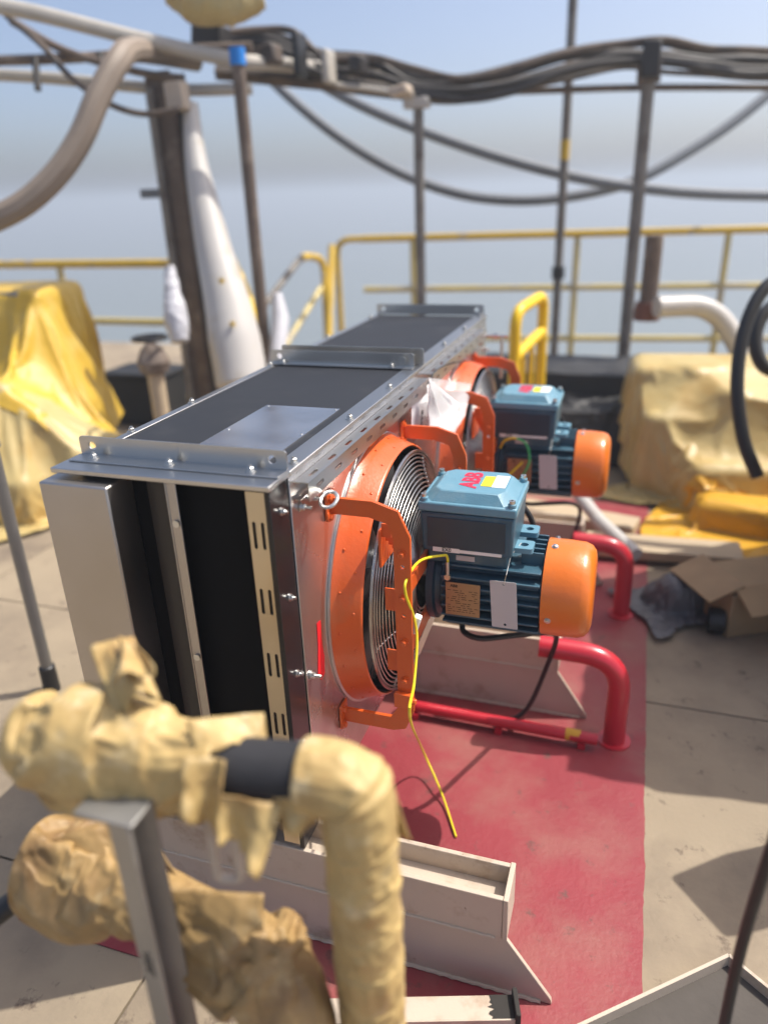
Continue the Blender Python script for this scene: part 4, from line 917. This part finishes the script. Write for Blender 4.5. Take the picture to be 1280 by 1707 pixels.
# pale cloth covered machine
t = thing('wrapped_machine', 'broad machine under pale yellow cloth at right, behind the motors', 'wrapped machine', (.72, 4.75, 0), 'wrapped machinery')
form((.80, 5.12, .35), (1.60, .45, .70), .08); form((.82, 4.78, .25), (1.50, .40, .50), .12); form((.95, 4.50, .14), (1.2, .35, .28), .1); form((.35, 4.95, .64), (.25, .4, .16), .5); form((1.2, 4.75, .54), (.3, .5, .18), .3)
drape_sheet('cloth_cover', t, (.80, 4.80), (2.45, 1.75), (104, 76), .86, 'wrap_pale', 8, rz=.1, stiff=.08)
form((1.12, 4.14, .13), (.45, .2, .26), .35); form((.62, 4.10, .08), (.42, .22, .16), -.25); form((.90, 4.02, .05), (.2, .2, .10), .6); form((.62, 4.82, .56), (.2, .5, .16), -.4); form((1.02, 4.62, .44), (.16, .4, .22), .6)
drape_sheet('plastic_skirt', t, (.88, 4.16), (1.75, .85), (84, 42), .44, 'wrap_deep', 3, rz=.12, stiff=.08)
MB().b2((-.70, .18, .01), (.80, .55, .62)).build('machine_body', 'galv_dark', t, 30, .01)
# rusty pipe with white elbow
a = at(1091, 392, 4.9); b = at(1091, 515, 4.9)
t = thing('elbow_pipe', 'rusty upright pipe end turning into a white bent pipe at right', 'pipe', (a.x, a.y, 0)); o = Vector(t.location)
MB().tube([Vector((a.x, a.y, a.z))-o, Vector((a.x, a.y, b.z-.03))-o], .058, 16).build('rusty_pipe', 'rust_brown', t)
MB().lathe([(b.z-.10, .085), (b.z-.05, .088), (b.z+.02, .080)], 16, axis='Z').build('flange', 'rust_red', t)
MB().tube([p-o for p in filpath([at(1094, 512, 4.9), at(1188, 508, 4.95), at(1240, 590, 4.95), at(1262, 700, 4.95)], .22, 10)], .068, 18).build('white_bend', 'white_paint', t)
# hose loop at right edge
run('hose_loop', 'black hose looping down in front of the pale cloth at the right edge', 'hose', ((1330, 455), (1275, 480), (1240, 550), (1228, 640), (1238, 730), (1262, 795)), 3.6, .032, 'rubber', None, 8, 12)
run('hose_coil', 'dark hose coil cut off by the right edge above the pale cloth', 'hose', ((1300, 500), (1268, 530), (1258, 570), (1272, 610), (1310, 625)), 3.9, .036, 'rubber', None, 8, 12)
# planks, pipe and bag on the deck
def plank(name, p, q, wd, th, m, label, cat):
    p, q = Vector(p), Vector(q); d = q-p; M = d.to_track_quat('X', 'Z').to_matrix()
    return tag(MB().box((p+q)/2, (d.length, wd, th), M).build(name, m, None, 30, .003), label, cat)
tag(MB().tube([onz(940, 795, .30), onz(1000, 870, .25), onz(1060, 925, .20)], .034, 14).build('white_pipe', 'white_paint'), 'short white pipe sloping down behind the nearer motor', 'pipe')
plank('timber_plank', onz(975, 905, .05), onz(1235, 925, .06), .20, .05, 'wood', 'flat pale timber plank lying on the deck right of the motors', 'plank')
plank('timber_plank', onz(870, 845, .06), onz(1060, 880, .06), .16, .06, 'wood', 'weathered timber plank lying behind the nearer motor', 'plank')
b = onz(1120, 1040, 0)
t = thing('grey_bag', 'crumpled dark grey bag on the deck beside the red strip', 'bag', (b.x+.02, b.y+.12, 0))
form((b.x+.02, b.y+.12, .09), (.14, .12, .14), .4); form((b.x-.05, b.y+.16, .05), (.10, .10, .08), .1)
drape_sheet('bag_sheet', t, (b.x+.02, b.y+.12), (.62, .58), (56, 52), .22, 'bag_grey', 6, rz=.5, stiff=.1)
b = onz(1215, 1060, 0)
t = thing('cardboard_box', 'crushed brown cardboard box on the deck at the right', 'box', (b.x+.09, b.y+.20, 0)); t.rotation_euler = (0, 0, .5)
MB().b2((-.20, -.15, .002), (.20, .15, .20)).build('carton', 'card', t, 30, .006)
MB().box((-.23, 0, .215), (.16, .30, .006), Matrix.Rotation(-.35, 3, 'Y')).build('carton_flap', 'card', t, 0)
MB().box((.0, -.20, .20), (.38, .14, .006), Matrix.Rotation(.5, 3, 'X')).build('carton_flap', 'card', t, 0)
tag(MB().lathe([(-.03, .055), (.03, .055), (.034, .04)], 16, (b.x-.06, b.y+.01, .06), 'X').build('cable_reel_end', 'rubber'), 'small black rubber roll on the deck before the cardboard box', 'roll')
settle_drapes(38)
# unseen block and box added right of view to cast shade on the deck
t = thing('wrapped_machine', 'tall cloth wrapped shadow caster added unseen right of the view', 'wrapped machine', (1.56, 3.25, 0), 'wrapped machinery')
wrapped_block('cloth_cover', (0, 0, .96), (1.30, 1.46, 1.92), 'wrap_pale', t, 5.7, .05, 2.6, (.95, .92), .0, 30, .08, drape=.03)
t = thing('shadow_box', 'grey box on a post added unseen right of the view to cast shade', 'shadow caster', (1.02, 2.02, 0)); t.rotation_euler = (0, 0, .7)  # invented box, turned so its shadow on the deck looks angular
MB().b2((-.03, -.03, 0), (.03, .03, .90)).build('post', 'galv_dark', t, 30, .003); MB().b2((-.10, -.10, .90), (.10, .10, 1.22)).build('cabinet', 'galv', t, 30, .01)
MB().b2((-.085, -.104, .92), (.085, -.1005, 1.20)).build('box_front', 'galv', t, 30, .004)

# ================================================================ HAZE
hz = MB().b2((-6000, -6000, -13), (6000, 6000, 6)).build('haze', 'ink', None, 0); stuff(hz)
hm = bpy.data.materials.new('haze_air'); hm.use_nodes = True; hn = hm.node_tree; hn.nodes.clear()
ho = hn.nodes.new('ShaderNodeOutputMaterial'); pv = hn.nodes.new('ShaderNodeVolumePrincipled')
pv.inputs['Color'].default_value = (.68, .765, .86, 1); pv.inputs['Density'].default_value = .006; pv.inputs['Anisotropy'].default_value = .2
hn.links.new(pv.outputs[0], ho.inputs['Volume']); hz.data.materials.clear(); hz.data.materials.append(hm)
